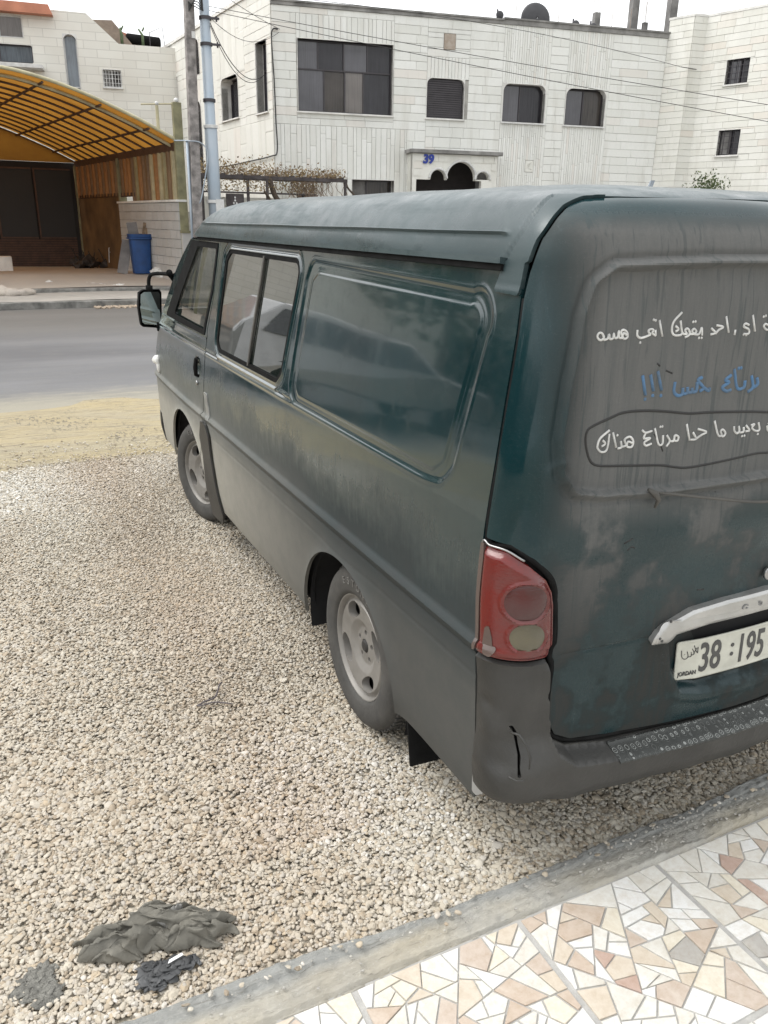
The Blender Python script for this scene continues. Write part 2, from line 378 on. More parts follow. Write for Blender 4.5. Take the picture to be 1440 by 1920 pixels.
def pebble_field(name, pts, size, rv, tint):
    me = bpy.data.meshes.new(name); me.from_pydata([tuple(x) for x in pts], [], [])
    for nm, arr in (('size', size), ('rv', rv), ('tint', tint)):
        at_ = me.attributes.new(nm, 'FLOAT', 'POINT'); at_.data.foreach_set('value', np.asarray(arr, np.float32))
    ob = bpy.data.objects.new(name, me); COL.objects.link(ob); me.materials.append(M_peb)
    ng = bpy.data.node_groups.new(name+'_nodes', 'GeometryNodeTree')
    ng.interface.new_socket('Geometry', in_out='INPUT', socket_type='NodeSocketGeometry'); ng.interface.new_socket('Geometry', in_out='OUTPUT', socket_type='NodeSocketGeometry')
    n = ng.nodes; L = ng.links; gi = n.new('NodeGroupInput'); go = n.new('NodeGroupOutput')
    join = n.new('GeometryNodeJoinGeometry')
    for i in range(6):
        ic = n.new('GeometryNodeMeshIcoSphere'); ic.inputs['Subdivisions'].default_value = 2; ic.inputs['Radius'].default_value = .5
        nz = n.new('ShaderNodeTexNoise'); nz.noise_dimensions = '4D'; nz.inputs['W'].default_value = i*7.3; nz.inputs['Scale'].default_value = 2.0; nz.inputs['Detail'].default_value = 1
        sub = n.new('ShaderNodeVectorMath'); sub.operation = 'SUBTRACT'; sub.inputs[1].default_value = (.5, .5, .5); L.new(nz.outputs['Color'], sub.inputs[0])
        sc_ = n.new('ShaderNodeVectorMath'); sc_.operation = 'SCALE'; sc_.inputs['Scale'].default_value = .85; L.new(sub.outputs[0], sc_.inputs[0])
        spn = n.new('GeometryNodeSetPosition'); L.new(ic.outputs[0], spn.inputs['Geometry']); L.new(sc_.outputs[0], spn.inputs['Offset'])
        ss_ = n.new('GeometryNodeSetShadeSmooth'); L.new(spn.outputs[0], ss_.inputs[0]); ss_.inputs['Shade Smooth'].default_value = (i % 2 == 0)
        sm = n.new('GeometryNodeSetMaterial'); sm.inputs['Material'].default_value = M_peb; L.new(ss_.outputs[0], sm.inputs[0])
        g2i = n.new('GeometryNodeGeometryToInstance'); L.new(sm.outputs[0], g2i.inputs[0]); L.new(g2i.outputs[0], join.inputs[0])
    iop = n.new('GeometryNodeInstanceOnPoints'); iop.inputs['Pick Instance'].default_value = True
    L.new(gi.outputs[0], iop.inputs['Points']); L.new(join.outputs[0], iop.inputs['Instance'])
    ri = n.new('FunctionNodeRandomValue'); ri.data_type = 'INT'; ri.inputs[4].default_value = 0; ri.inputs[5].default_value = 5
    L.new(ri.outputs[2], iop.inputs['Instance Index'])
    rv_ = n.new('FunctionNodeRandomValue'); rv_.data_type = 'FLOAT_VECTOR'; rv_.inputs[0].default_value = (-.42, -.42, 0); rv_.inputs[1].default_value = (.42, .42, 6.28)
    rr = n.new('FunctionNodeEulerToRotation'); L.new(rv_.outputs[0], rr.inputs[0]); L.new(rr.outputs[0], iop.inputs['Rotation'])
    rs_ = n.new('FunctionNodeRandomValue'); rs_.data_type = 'FLOAT_VECTOR'; rs_.inputs[0].default_value = (.75, .6, .34); rs_.inputs[1].default_value = (1.4, 1.05, .62); rs_.inputs['Seed'].default_value = 4
    na = n.new('GeometryNodeInputNamedAttribute'); na.data_type = 'FLOAT'; na.inputs['Name'].default_value = 'size'
    vm = n.new('ShaderNodeVectorMath'); vm.operation = 'SCALE'; L.new(rs_.outputs[0], vm.inputs[0]); L.new(na.outputs[0], vm.inputs['Scale']); L.new(vm.outputs[0], iop.inputs['Scale'])
    L.new(iop.outputs[0], go.inputs[0])
    md = ob.modifiers.new('pebbles', 'NODES'); md.node_group = ng
    return ob
def lownoise(x, y, s, seed):
    q = np.random.RandomState(seed); r = np.zeros_like(x)
    for k in range(7):
        a, b, c = q.uniform(-1, 1), q.uniform(-1, 1), q.uniform(0, 6.3); r += np.sin((x*a+y*b)*s*(1+k*.5)+c)/(1+k*.35)
    return r/3
dens = 20000
def pts_in(x0, x1, y0, y1, d): n = int((x1-x0)*(y1-y0)*d); return nr.uniform(x0, x1, n), nr.uniform(y0, y1, n)
X1, Y1 = pts_in(-2.6, .6, .02, 5.0, dens); X2, Y2 = pts_in(.6, 1.4, .02, 1.2, dens*.7); X3, Y3 = pts_in(-3.4, -2.6, -.05, 5.0, 2500)
X = np.concatenate([X1, X2, X3]); Y = np.concatenate([Y1, Y2, Y3])
keep = ~((X > -.55) & (Y > 2.6)) & (Y > .01+.02*lownoise(X, Y, 6, 3)) & (Y < 4.83+.13*lownoise(X, Y, 2.5, 9)+nr.exponential(.05, len(X)))
X, Y = X[keep], Y[keep]; n = len(X)
big = nr.uniform(0, 1, n) < .07
size = nr.uniform(.0086, .0152, n)*(1+.35*lownoise(X, Y, 3, 5)*.4)*(1+.15*(Y < 1.2)); size[big] *= nr.uniform(1.3, 1.9, big.sum())
hump = .012*np.clip(lownoise(X, Y, 2.2, 21), -.1, 1.3)
Z = nr.uniform(-.002, .011, n)+hump+.002
rv = np.clip(nr.uniform(0, 1, n)*.84+.13*lownoise(X, Y, 3.5, 31)+.05, 0, 1)
white = np.clip((lownoise(X, Y, 2.6, 47)-.55)*1.5, 0, .35); rv = np.where(nr.uniform(0, 1, n) < white, nr.uniform(.9, 1, n), rv)
wl = np.exp(-(((X+2.0)/.75)**2+((Y-4.35)/.5)**2)); rv = np.where(nr.uniform(0, 1, n) < wl*.8, nr.uniform(.88, 1, n), rv)
tint = np.clip(.25+.35*lownoise(X, Y, 2.2, 77)+.5*np.exp(-((X+1.2)/.28)**2)*(Y > .4), 0, .8)
pebble = pebble_field('gravel', np.stack([X, Y, Z], 1), size, rv, tint)
tag(pebble, 'loose cream and tan gravel spread over the parking yard under the van', 'gravel', kind='stuff')
# pebbles that rolled onto the sand and the kerb strip
n = 900; X = nr.uniform(-2.4, .2, n); Y = 4.85+np.abs(nr.normal(0, .35, n)); X4 = nr.uniform(-1.7, 1, 60); Y4 = -np.abs(nr.normal(0, .02, 60))+.012
X = np.concatenate([X, X4]); Y = np.concatenate([Y, Y4]); Z = np.concatenate([np.full(n, .022), np.full(60, .050)])
tag(pebble_field('scattered_pebbles', np.stack([X, Y, Z], 1), nr.uniform(.008, .018, len(X)), nr.uniform(0, 1, len(X)), nr.uniform(0, .5, len(X))), 'scattered single pebbles along the sandy edge and on the concrete strip', 'pebbles', kind='stuff')

# ---------------- foreground concrete strip
m, nt, p = mat('rough_cement')
a = noise(nt, 6, 7, .7); b = noise(nt, 90, 5, .8); st = noise(nt, 16, 5, .7, sc3=(.45, 2.6, 1), dist=1.6); a2 = noise(nt, 2.2, 4, .6)
col = mixc(nt, rng_(nt, a, .3, .7), (.31, .305, .285), (.42, .405, .36))
g = nt.nodes.new('ShaderNodeNewGeometry'); sp = nt.nodes.new('ShaderNodeSeparateXYZ'); nt.links.new(g.outputs['Position'], sp.inputs[0])
col = mixc(nt, rng_(nt, a2, .40, .62), col, (.38, .345, .275))
col = mixc(nt, rng_(nt, math_(nt, 'ADD', sp.outputs[1], math_(nt, 'MULTIPLY', a, .05)), -.015, .015, 0, .9), col, (.27, .275, .265))
col = mixc(nt, rng_(nt, st, .58, .66, 0, .5), col, (.12, .11, .09))
col = mixc(nt, rng_(nt, b, .56, .72, 0, .7), col, (.50, .48, .44))
nt.links.new(col, p.inputs['Base Color']); p.inputs['Roughness'].default_value = .92
nt.links.new(bump(nt, b, .6, .006, bump(nt, st, .7, .012)), p.inputs['Normal']); M_cem = m
xs = np.arange(-3.7, 2.4, .008); t = np.linspace(0, 1, 40)
vv = []; 
for x in xs:
    e0 = -.105+.006*math.sin(x*5)+.007*float(lownoise(np.array([x]), np.array([0.]), 14, 2)[0])
    e1 = .022+.012*math.sin(x*3.3+1)+.014*float(lownoise(np.array([x]), np.array([0.]), 9, 6)[0])
    for k in t:
        y = e0+(e1-e0)*k
        z = .036+.007*math.sin(x*2.1)*k
        gx, gy = np.array([x]), np.array([y])
        z += .004*float(lownoise(gx*.5, gy*4, 11, 8)[0])+.0035*float(lownoise(gx, gy, 75, 12)[0])+.003*float(lownoise(gx, gy, 160, 17)[0])+.0015*math.sin(y*150+4*math.sin(x*3))*(1 if k < .6 else .2)
        z += .006*(k > .72)*1.0
        if k < .02: z -= .05
        elif k < .10: z -= .012
        if k > .95: z -= .012+(k-.95)*.9
        vv.append((x, y, z))
nt_ = len(t); ff = [(i*nt_+j, (i+1)*nt_+j, (i+1)*nt_+j+1, i*nt_+j+1) for i in range(len(xs)-1) for j in range(nt_-1)]
tag(mk('concrete_edging', vv, ff, M_cem, None, True), kind='structure')

# ---------------- mosaic tiles: broken marble in square slabs
m, nt, p = mat('marble_shard')
r = rnd_pair(nt); cr = nt.nodes.new('ShaderNodeValToRGB'); nt.links.new(r, cr.inputs[0]); e = cr.color_ramp.elements; cr.color_ramp.interpolation = 'CONSTANT'
e[0].position = 0; e[0].color = (.61, .60, .56, 1); e[1].position = .27; e[1].color = (.65, .65, .635, 1)
for pos, cc in ((.50, (.56, .545, .50)), (.66, (.52, .46, .38)), (.75, (.46, .38, .31)), (.80, (.47, .40, .34)), (.85, (.36, .345, .32)), (.89, (.60, .56, .47)), (.965, (.42, .31, .26))):
    x = e.new(pos); x.color = (*cc, 1)
n1 = noise(nt, 34, 7, .75); n2 = noise(nt, 140, 5, .8); n3 = noise(nt, 9, 5, .65, dist=1.5)
c = mixc(nt, rng_(nt, n1, .42, .68, 0, .55), cr.outputs[0], mixc(nt, 1., cr.outputs[0], (.70, .62, .52), 'MULTIPLY'))
c = mixc(nt, rng_(nt, n3, .5, .8, 0, .35), c, (.66, .64, .58))
c = mixc(nt, rng_(nt, n2, .58, .72, 0, .5), c, (.42, .35, .29))
nt.links.new(c, p.inputs['Base Color']); p.inputs['Roughness'].default_value = .55
nt.links.new(bump(nt, n1, .12, .004), p.inputs['Normal']); M_marb = m
M_grout = simple('grout', (.33, .325, .31), .9, var=.15, nscale=30, bumps=.4, bscale=120, col2=(.42, .41, .39))
mos = thing('mosaic_paving', (0, -.5, 0), None, None); tag(mos, kind='structure'); 
mb = MB(); mb.box(-3.66, 2.5, -3.2, -.100, -.02, .0245); mb.build('mortar_bed', M_grout, mos)
def clip_half(poly, a, n):
    out = []
    for i in range(len(poly)):
        p0, p1 = poly[i], poly[(i+1) % len(poly)]; d0, d1 = (p0-a)@n, (p1-a)@n
        if d0 >= 0: out.append(p0)
        if d0*d1 < 0: out.append(p0+(p1-p0)*(d0/(d0-d1)))
    return out
def parea(P): return abs(sum(P[i-1][0]*P[i][1]-P[i][0]*P[i-1][1] for i in range(len(P))))/2
def shatter(poly, rs, amin, out):
    A = parea(poly)
    if A < amin*rs.uniform(.8, 2.6) or A < amin*.5: out.append(poly); return
    # cut from a point on the longest edge in a slanted direction
    L = [np.linalg.norm(poly[i]-poly[i-1]) for i in range(len(poly))]; i = int(np.argmax(L)); a = poly[i-1]+(poly[i]-poly[i-1])*rs.uniform(.28, .72)
    d = poly[i]-poly[i-1]; ang = math.atan2(d[1], d[0])+math.pi/2+rs.uniform(-.85, .85); n = np.array([-math.sin(ang), math.cos(ang)])
    A1, A2 = clip_half(poly, a, n), clip_half(poly, a, -n)
    if len(A1) < 3 or len(A2) < 3 or min(parea(A1), parea(A2)) < amin*.25: 
        out.append(poly); return
    shatter(A1, rs, amin, out); shatter(A2, rs, amin, out)
cnt = 0
pieces = []
for ix in range(-6, 6):
    for iy in range(0, 5):
        x0 = -.805+.4755*ix; x1 = x0+.4755; y1 = -.100-.465*iy; y0 = y1-.465
        g = .0062; sq = [np.array(q) for q in ((x0+g, y0+g), (x1-g, y0+g), (x1-g, y1-g), (x0+g, y1-g))]
        out = []; shatter(sq, rng, .0027, out)
        for P in out: pieces.append((P, x0, y0))
vis = []
from bpy_extras.object_utils import world_to_camera_view as w2c
def seen(x, y, z, mrg=.03):
    rs_ = scene.render; q = np.array([x, y, z])-np.array([-1.8655, -1.41311, 1.75452]); d = q@f_
    if d < .1: return False
    px = 720+1514.8*(q@rr_)/d; py = 960-1514.8*(q@uu_)/d; return -40 < px < 1480 and -40 < py < 1960
rest = MB(); npc = 0
for P, x0, y0 in pieces:
    c0 = sum(P)/len(P); Q = inset_poly(P, rng.uniform(.0022, .0042))
    if parea(Q) > parea(P) or parea(Q) < 4e-5: continue
    z1 = .0285+rng.uniform(-.0008, .0012); tx, ty = rng.uniform(-.01, .01), rng.uniform(-.01, .01)
    n = len(Q); c = sum(Q)/n
    top = [(q[0], q[1], z1+(q[0]-c[0])*tx+(q[1]-c[1])*ty) for q in Q]; mid = [(q[0]*1.0, q[1], t_[2]-.0012) for q, t_ in zip(inset_poly(Q, -.0012), top)]
    low = [(a, b, .015) for a, b, _ in mid]
    v = top+mid+low; f = [tuple(range(n))]+[(i, (i+1) % n, n+(i+1) % n, n+i) for i in range(n)]+[(n+i, n+(i+1) % n, 2*n+(i+1) % n, 2*n+i) for i in range(n)]
    if npc < 300 and seen(c[0], c[1], .03): mk('marble_piece', v, f, M_marb, mos); npc += 1
    else: rest.add(v, f)
tag(rest.build('marble_pieces', M_marb, mos), kind='stuff')

# ---------------- crumpled cloth, oily patches, bent wire
M_rag = simple('dirty_grey_cloth', (.175, .165, .138), .85, var=.3, nscale=14, bumps=.25, bscale=110, col2=(.11, .105, .09))
def crumple(name, cx, cy, rx, ry, ang, hgt, m, label, cat, seed, fq=5., outline=None, n=170):
    rs = np.random.RandomState(seed); us = np.linspace(-1, 1, n); A, B = np.meshgrid(us, us, indexing='ij'); 
    z = np.zeros_like(A)
    for k in range(16):
        th = rs.uniform(0, math.pi); fr = rs.uniform(.6, 1.3)*fq*(1+.14*k); ph = rs.uniform(0, 6); w = (A*math.cos(th)+B*math.sin(th))*fr+ph+.9*np.sin(A*rs.uniform(1, 4)+B*rs.uniform(1, 4)+ph)
        z += (1-np.abs(np.sin(w)))**2.4/(1+.16*k)*rs.uniform(.5, 1)
    z = z/z.max(); r = np.hypot(A, B); th = np.arctan2(B, A)
    edge = .80+.13*np.sin(3*th+seed)+.10*np.sin(5*th+2*seed)+.06*np.sin(11*th)+.03*np.sin(23*th+1)
    d = r-edge; env = np.clip(-d*3.2, 0, 1)**.7
    H = .016+hgt*(.25+.75*z)*env
    wx = A*rx+.012*np.sin(B*17+z*5); wy = B*ry+.010*np.sin(A*15+z*6)
    X_ = cx+wx*math.cos(ang)-wy*math.sin(ang); Y_ = cy+wx*math.sin(ang)+wy*math.cos(ang)
    pv, fs_ = clip_sheet(np.stack([X_, Y_, H], -1), d)
    o = mk(name, pv, fs_, m, None, False); sol = o.modifiers.new('s', 'SOLIDIFY'); sol.thickness = .002
    o.data.polygons.foreach_set('use_smooth', [True]*len(fs_)); o.data.set_sharp_from_angle(angle=R_(75))
    return tag(o, label, cat)
crumple('cloth_rag', -1.665, .262, .225, .085, -.22, .085, M_rag, 'crumpled dirty grey cloth rag lying on the gravel at bottom left', 'rag', 3, 3.6)
crumple('wet_rag', -1.675, .145, .085, .045, .1, .018, simple('oily_black_cloth', (.07, .072, .075), .6, var=.3, nscale=20), 'flat dark scrap stuck to the gravel just below the grey rag', 'rag', 8, 7., n=70)
crumple('mud_patch', -1.955, .235, .055, .078, .3, .005, simple('grey_cement_mud', (.19, .185, .165), .9, var=.3, nscale=45, bumps=.8, bscale=140), 'flat grey cement smear on the gravel in the bottom left corner', 'cement patch', 12, 2.5, n=60)
crumple('rag_flap', -1.635, .272, .062, .034, -.25, .068, simple('grey_paper', (.26, .255, .24), .8, var=.2, nscale=30), 'lighter grey folded scrap lying on top of the crumpled rag', 'scrap', 4, 3., n=50)
mb = MB(); mb.add([(-1.665, .150, .034), (-1.625, .158, .036), (-1.628, .164, .038), (-1.66, .158, .036)], [(0, 1, 2, 3)]); 
sc = mb.build('paper_scrap', simple('white_scrap', (.8, .8, .8), .7)); so = sc.modifiers.new('s', 'SOLIDIFY'); so.thickness = .0015; tag(sc, 'small white sliver of paper on the flat dark scrap', 'scrap')
mb = MB()
mb.tube(catmull([(-1.325, 1.25, .022), (-1.29, 1.262, .026), (-1.25, 1.27, .03), (-1.215, 1.34, .034), (-1.20, 1.36, .03)], 5), .0035, 6)
mb.tube(catmull([(-1.325, 1.255, .02), (-1.31, 1.24, .026), (-1.26, 1.235, .03), (-1.20, 1.21, .02)], 5), .003, 6)
tag(mb.build('bent_wire', simple('rusty_wire', (.10, .085, .09), .6), None, True), 'short bent piece of dark wire lying on the gravel left of the rear wheel', 'wire')

M_chip = simple('cement_chip', (.40, .385, .35), .9, var=.3, nscale=60)
mb = MB(); rs = random.Random(33)
for i in range(260):
    x = rs.gauss(-.22, .16) if i < 150 else rs.uniform(-1.6, .5); y = rs.uniform(-.085, .0); mb.ico((x, y, .045), rs.uniform(.0015, .0045), (1.3, 1, .7), i, .35, 1)
tag(mb.build('cement_crumbs', M_chip), 'crumbs of broken mortar lying on the concrete strip behind the bumper', 'mortar crumbs', kind='stuff')

# ================================================================ buildings
FA = -.1733; CORN = np.array([5.793, 21.0, 0.]); FD = np.array([math.cos(FA), math.sin(FA), 0])
CORN[0] = 5.793
def frame(P0, ang):
    P0 = np.array(P0, float); dr = np.array([math.cos(ang), math.sin(ang), 0]); n = np.array([dr[1], -dr[0], 0])
    # outward = side that faces the camera
    if (np.array([-1.8655, -1.41311, 0])-P0)@n < 0: n = -n
    T = lambda s, d, z: tuple(P0+dr*s+n*d+np.array([0, 0, z]))
    return T, dr, n
M_lime = limestone('white_limestone', (.77, .775, .745), (.69, .695, .655), (.70, .64, .58), .55)
M_lime2 = limestone('cream_limestone', (.73, .725, .68), (.67, .665, .61), (.68, .61, .54), .5)
M_joint = simple('dark_joint', (.38, .37, .345), .95, var=.2, nscale=4)
M_trim = simple('stone_trim', (.70, .69, .66), .8, var=.12, nscale=3, bumps=.15, bscale=20)
M_trimd = simple('weathered_coping', (.26, .255, .245), .9, var=.3, nscale=2)
M_alu = simple('brown_aluminium', (.055, .05, .055), .4, .4)
M_wfr = simple('white_frame', (.62, .62, .61), .6)
def winglass(name, tint, folds=True, rough=.08):
    m, nt, p = mat(name)
    st = noise(nt, 9, 3, .5, sc3=(6, 6, .15)); n2 = noise(nt, .8, 4, .6)
    c = mixc(nt, rng_(nt, st, .35, .7), tint, tuple(x*.5 for x in tint))
    c = mixc(nt, rng_(nt, n2, .4, .7, 0, .4), c, tuple(min(1, x*1.8) for x in tint))
    nt.links.new(c, p.inputs['Base Color']); p.inputs['Roughness'].default_value = rough; p.inputs['Specular IOR Level'].default_value = .7
    return m
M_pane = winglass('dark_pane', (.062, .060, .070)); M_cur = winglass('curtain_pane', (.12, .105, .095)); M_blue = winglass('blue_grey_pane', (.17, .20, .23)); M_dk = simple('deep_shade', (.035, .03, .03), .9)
M_cement = simple('grey_cement', (.20, .195, .19), .9, var=.25, nscale=3)

def sub_rect(r, ops):
    out = [r]
    for o in ops:
        nx = []
        for (a, b, c, d) in out:
            if o[1] <= a or o[0] >= b or o[3] <= c or o[2] >= d: nx.append((a, b, c, d)); continue
            if o[2] > c: nx.append((a, b, c, o[2]))
            if o[3] < d: nx.append((a, b, o[3], d))
            c2, d2 = max(c, o[2]), min(d, o[3])
            if o[0] > a: nx.append((a, o[0], c2, d2))
            if o[1] < b: nx.append((o[1], b, c2, d2))
        out = nx
    return [r for r in out if r[1]-r[0] > .015 and r[3]-r[2] > .015]
unit_stone = None
def cladding(root, T, dr, n, regions, ops, m, nparts, name='stone', gap=.008, thk=.022, seed=1):
    """regions: (s0,s1,z0,z1,kind,(w0,w1),h) kinds course / flute / block"""
    global unit_stone
    rs = random.Random(seed); cells = []
    for (s0, s1, z0, z1, kind, wr, h) in regions:
        if kind == 'flute':
            s = s0
            while s < s1-.01:
                w = min(rs.uniform(*wr), s1-s)
                if s1-(s+w) < .04: w = s1-s
                z = z0
                while z < z1-.01:
                    hh = min(h*rs.uniform(.6, 1.4), z1-z)
                    if z1-(z+hh) < .15: hh = z1-z
                    cells.append((s, s+w, z, z+hh)); z += hh
                s += w
        else:
            nrow = max(1, round((z1-z0)/h)); hh = (z1-z0)/nrow
            for r in range(nrow):
                s = s0
                first = True
                while s < s1-.01:
                    w = rs.uniform(*wr)*(rs.uniform(.4, 1) if first else 1); first = False
                    w = min(w, s1-s)
                    if s1-(s+w) < .14: w = s1-s
                    cells.append((s, s+w, z0+r*hh, z0+(r+1)*hh)); s += w
    fin = []
    for c in cells: fin += sub_rect(c, ops)
    fin = [c for c in fin if c[3] > 1.9]
    fin.sort(key=lambda c: -(c[1]-c[0])*(c[3]-c[2])*(1 if seen(*T((c[0]+c[1])/2, 0, (c[2]+c[3])/2)) else 0))
    if unit_stone is None:
        b = MB(); b.box(-.5, .5, -.5, .5, -.5, .5); unit_stone = {}
    if m.name not in unit_stone:
        me = bpy.data.meshes.new('stone'); b = MB(); e = .47
        # front face slightly smaller than its back, so each block has soft arrises
        b.add([(-.5, 0, -.5), (.5, 0, -.5), (.5, 0, .5), (-.5, 0, .5), (-.5, .8, -.5), (.5, .8, -.5), (.5, .8, .5), (-.5, .8, .5), (-.49, 1, -e), (.49, 1, -e), (.49, 1, e), (-.49, 1, e)],
              [(0, 1, 5, 4), (1, 2, 6, 5), (2, 3, 7, 6), (3, 0, 4, 7), (4, 5, 9, 8), (5, 6, 10, 9), (6, 7, 11, 10), (7, 4, 8, 11), (8, 9, 10, 11)])
        me.from_pydata(b.v, [], b.f); me.materials.append(m); unit_stone[m.name] = me
    me = unit_stone[m.name]; rest = MB()
    for i, (a, b, c, d) in enumerate(fin):
        t = thk*rs.uniform(.85, 1.15); w, h = b-a-gap*(.55 if b-a > d-c else 1), d-c-gap*(1 if b-a > d-c else .5)
        if w < .01 or h < .01: continue
        ctr = Vector(T((a+b)/2, 0, (c+d)/2))
        if i < nparts:
            o = bpy.data.objects.new(name, me); M = Matrix(((dr[0]*w, n[0]*t, 0, ctr.x), (dr[1]*w, n[1]*t, 0, ctr.y), (0, 0, h, ctr.z), (0, 0, 0, 1)))
            COL.objects.link(o); o.parent = root; o.matrix_parent_inverse = Matrix.Translation(-root.location); o.matrix_basis = M
        else:
            v = []
            for (x, y, z) in [tuple(q.co) for q in me.vertices]: v.append(tuple(ctr+Vector(dr)*x*w+Vector(n)*y*t+Vector((0, 0, z*h))))
            rest.add(v, [tuple(p_.vertices) for p_ in me.polygons])
    if rest.v: tag(rest.build(name+'work', m, root), kind='stuff')
def backing(root, T, poly_sz, ops, depth=.18, nm='wall', m=None, top=None):
    """wall slab with real openings"""
    s0, s1, z0, z1 = poly_sz; mb = MB()
    for a, b, c, d in sub_rect((s0, s1, z0, z1), ops):
        mb.box(a, b, -depth, -.0, c, d, T)
    return mb.build(nm, m or M_joint, root)
def window(root, T, s0, s1, z0, z1, depth=.16, cols=(.5,), rows=(), corner=0., panes=None, sill=True, frm=M_alu, jamb=M_trim, clad=.03, shutter=False, fw=.035, arch=False, bars=None):
    w = MB()
    def B(mb, a, b, d0, d1, c, d): mb.box(a, b, d0, d1, c, d, T)
    dd = -depth
    # jambs (the reveal lining)
    j = MB(); e = .012
    B(j, s0-e, s0, dd-.03, clad+.004, z0, z1); B(j, s1, s1+e, dd-.03, clad+.004, z0, z1); B(j, s0-e, s1+e, dd-.03, clad+.004, z1, z1+e); B(j, s0-e, s1+e, dd-.03, clad, z0-e, z0)
    if corner or arch:
        r = (s1-s0)/2 if arch else corner
        for sg, cx in ((-1, s0+r), (1, s1-r)):
            poly = [(cx+sg*r, z1)]+[(cx+sg*r*math.cos(a), z1-r+r*math.sin(a)) for a in np.linspace(0, math.pi/2, 9)]
            j.prism([(a, b) for a, b in poly], dd-.02, clad+.004, T)
    j.build('window_reveal', jamb, root)
    B(w, s0, s0+fw, dd-.03, dd+.02, z0, z1); B(w, s1-fw, s1, dd-.03, dd+.02, z0, z1); B(w, s0+fw, s1-fw, dd-.03, dd+.02, z1-fw, z1); B(w, s0+fw, s1-fw, dd-.03, dd+.02, z0, z0+fw)
    W, H = s1-s0, z1-z0
    for r_ in rows: B(w, s0+fw, s1-fw, dd-.025, dd+.025, z0+H*r_-fw/2, z0+H*r_+fw/2)
    zr = [z0]+[z0+H*r_ for r_ in rows]+[z1]
    cl = cols if (cols and isinstance(cols[0], (tuple, list))) else [cols]*(len(zr)-1)
    for k in range(len(zr)-1):
        for c_ in cl[k]: B(w, s0+W*c_-fw/2, s0+W*c_+fw/2, dd-.022, dd+.022, zr[k]+fw/2, zr[k+1]-fw/2)
    wo = w.build('window', frm, root)
    for k in range(len(zr)-1):
        sr = [0]+list(cl[k])+[1]
        for i in range(len(sr)-1):
            pm = MB(); B(pm, s0+W*sr[i]+fw*.4, s0+W*sr[i+1]-fw*.4, dd-.018, dd-.008-(.01 if i % 2 else 0), zr[k]+fw*.4, zr[k+1]-fw*.4)
            mm = (panes[k][i] if panes else M_pane); pm.build('pane', mm, wo)
    if shutter:
        ns = int(H/.055)
        for i in range(ns):
            sl = MB(); z = z0+.05+i*(H-.06)/ns; B(sl, s0+fw, s1-fw, dd+.025, dd+.04, z, z+(H-.06)/ns*.72); sl.build('slat', frm, wo)
    if sill:
        sm = MB(); B(sm, s0-.04, s1+.04, dd, clad+.05, z0-.045, z0-.012*1.01); sm.build('window_sill', M_wfr if sill == 'w' else M_trim, root)
    if bars:
        bm_ = MB()
        for k in range(1, bars): x = s0+W*k/bars; B(bm_, x-.008, x+.008, -.02, -.005, z0, z1)
        for k in range(1, 4): z = z0+H*k/4; B(bm_, s0, s1, -.018, -.007, z-.006, z+.006)
        bm_.build('window_grille', frm, wo)
    return wo

# ---- main house (facade, left wing)
T0, dr0, n0 = frame(CORN, FA)
house = thing('stone_house', (9, 22, 0), 'white stone clad two storey house with number 39 over its arched porch', 'house')
OPS = [(.65, 3.23, 4.5, 6.19), (4.21, 5.30, 4.5, 5.48), (6.47, 7.77, 4.5, 5.47), (8.42, 9.70, 4.5, 5.45), (2.11, 3.32, .2, 2.86), (3.76, 6.2, .2, 3.60), (4.65, 4.99, 6.18, 6.57), (7.28, 7.55, 3.2, 3.52)]
OPB = [o for o in OPS if o[0] not in (4.65, 7.28)]
backing(house, T0, (0, 11.55, 0, 7.0), OPB)
ZT = 7.0
regs = [
 (0, .62, 4.17, 6.28, 'course', (.65, .65), .213), (3.26, 4.2, 4.17, ZT-.1, 'course', (.9, 1.1), .213), (0, 3.26, 6.75, ZT-.1, 'course', (.7, 1.5), .213),
 (0, .62, 6.28, 6.75, 'course', (.6, .7), .213), (.62, 3.26, 6.19, 6.75, 'flute', (.10, .17), .9), (.62, 3.26, 4.17, 4.5, 'course', (.5, 1.), .213),
 (0, 3.66, 1.9, 4.17, 'flute', (.09, .17), 1.6),
 (4.2, 5.42, 5.48, 6.0, 'flute', (.09, .12), .8), (4.2, 5.42, 6.0, ZT-.1, 'course', (.7, 1.5), .213), (4.2, 5.42, 4.28, 4.5, 'course', (.4, .8), .213), (5.42, 6.42, 4.28, ZT-.1, 'course', (.9, 1.1), .213),
 (4.2, 6.42, 1.9, 4.28, 'course', (.25, .55), .27), (3.66, 4.2, 1.9, 4.17, 'course', (.25, .5), .27),
 (6.42, 7.85, 1.9, ZT-.1, 'flute', (.055, .085), .75), (7.85, 8.40, 1.9, ZT-.1, 'course', (.56, .56), .213),
 (8.40, 9.78, 1.9, ZT-.1, 'flute', (.055, .085), .75), (9.78, 11.53, 3.7, ZT-.1, 'course', (.5, 1.2), .213), (9.78, 11.53, 1.9, 3.7, 'course', (.3, .7), .213)]
cladding(house, T0, dr0, n0, regs, OPS, M_lime, 200, seed=5)
mb = MB(); mb.box(-.02, 6.36, -.22, .05, ZT-.1, ZT-.02, T0); mb.box(6.36, 11.6, -.22, .05, ZT-.1, ZT+.02, T0); mb.box(6.36, 11.6, -.24, .08, ZT+.02, ZT+.06, T0); mb.box(0, 6.36, -.24, .08, ZT-.02, ZT+.02, T0); mb.build('coping', M_trimd, house)
P_ = [[M_pane, M_cur, M_cur, M_pane], [M_pane, M_pane, M_pane, M_pane]]
window(house, T0, .65, 3.23, 4.5, 6.19, .14, ((.28, .50, .70), (.22, .49, .74)), (.60,), 0, P_)
window(house, T0, 4.21, 5.30, 4.5, 5.48, .10, (), (), .16, None, shutter=True)
window(house, T0, 6.47, 7.77, 4.5, 5.47, .17, (.45,), (), .2, None, sill='w')
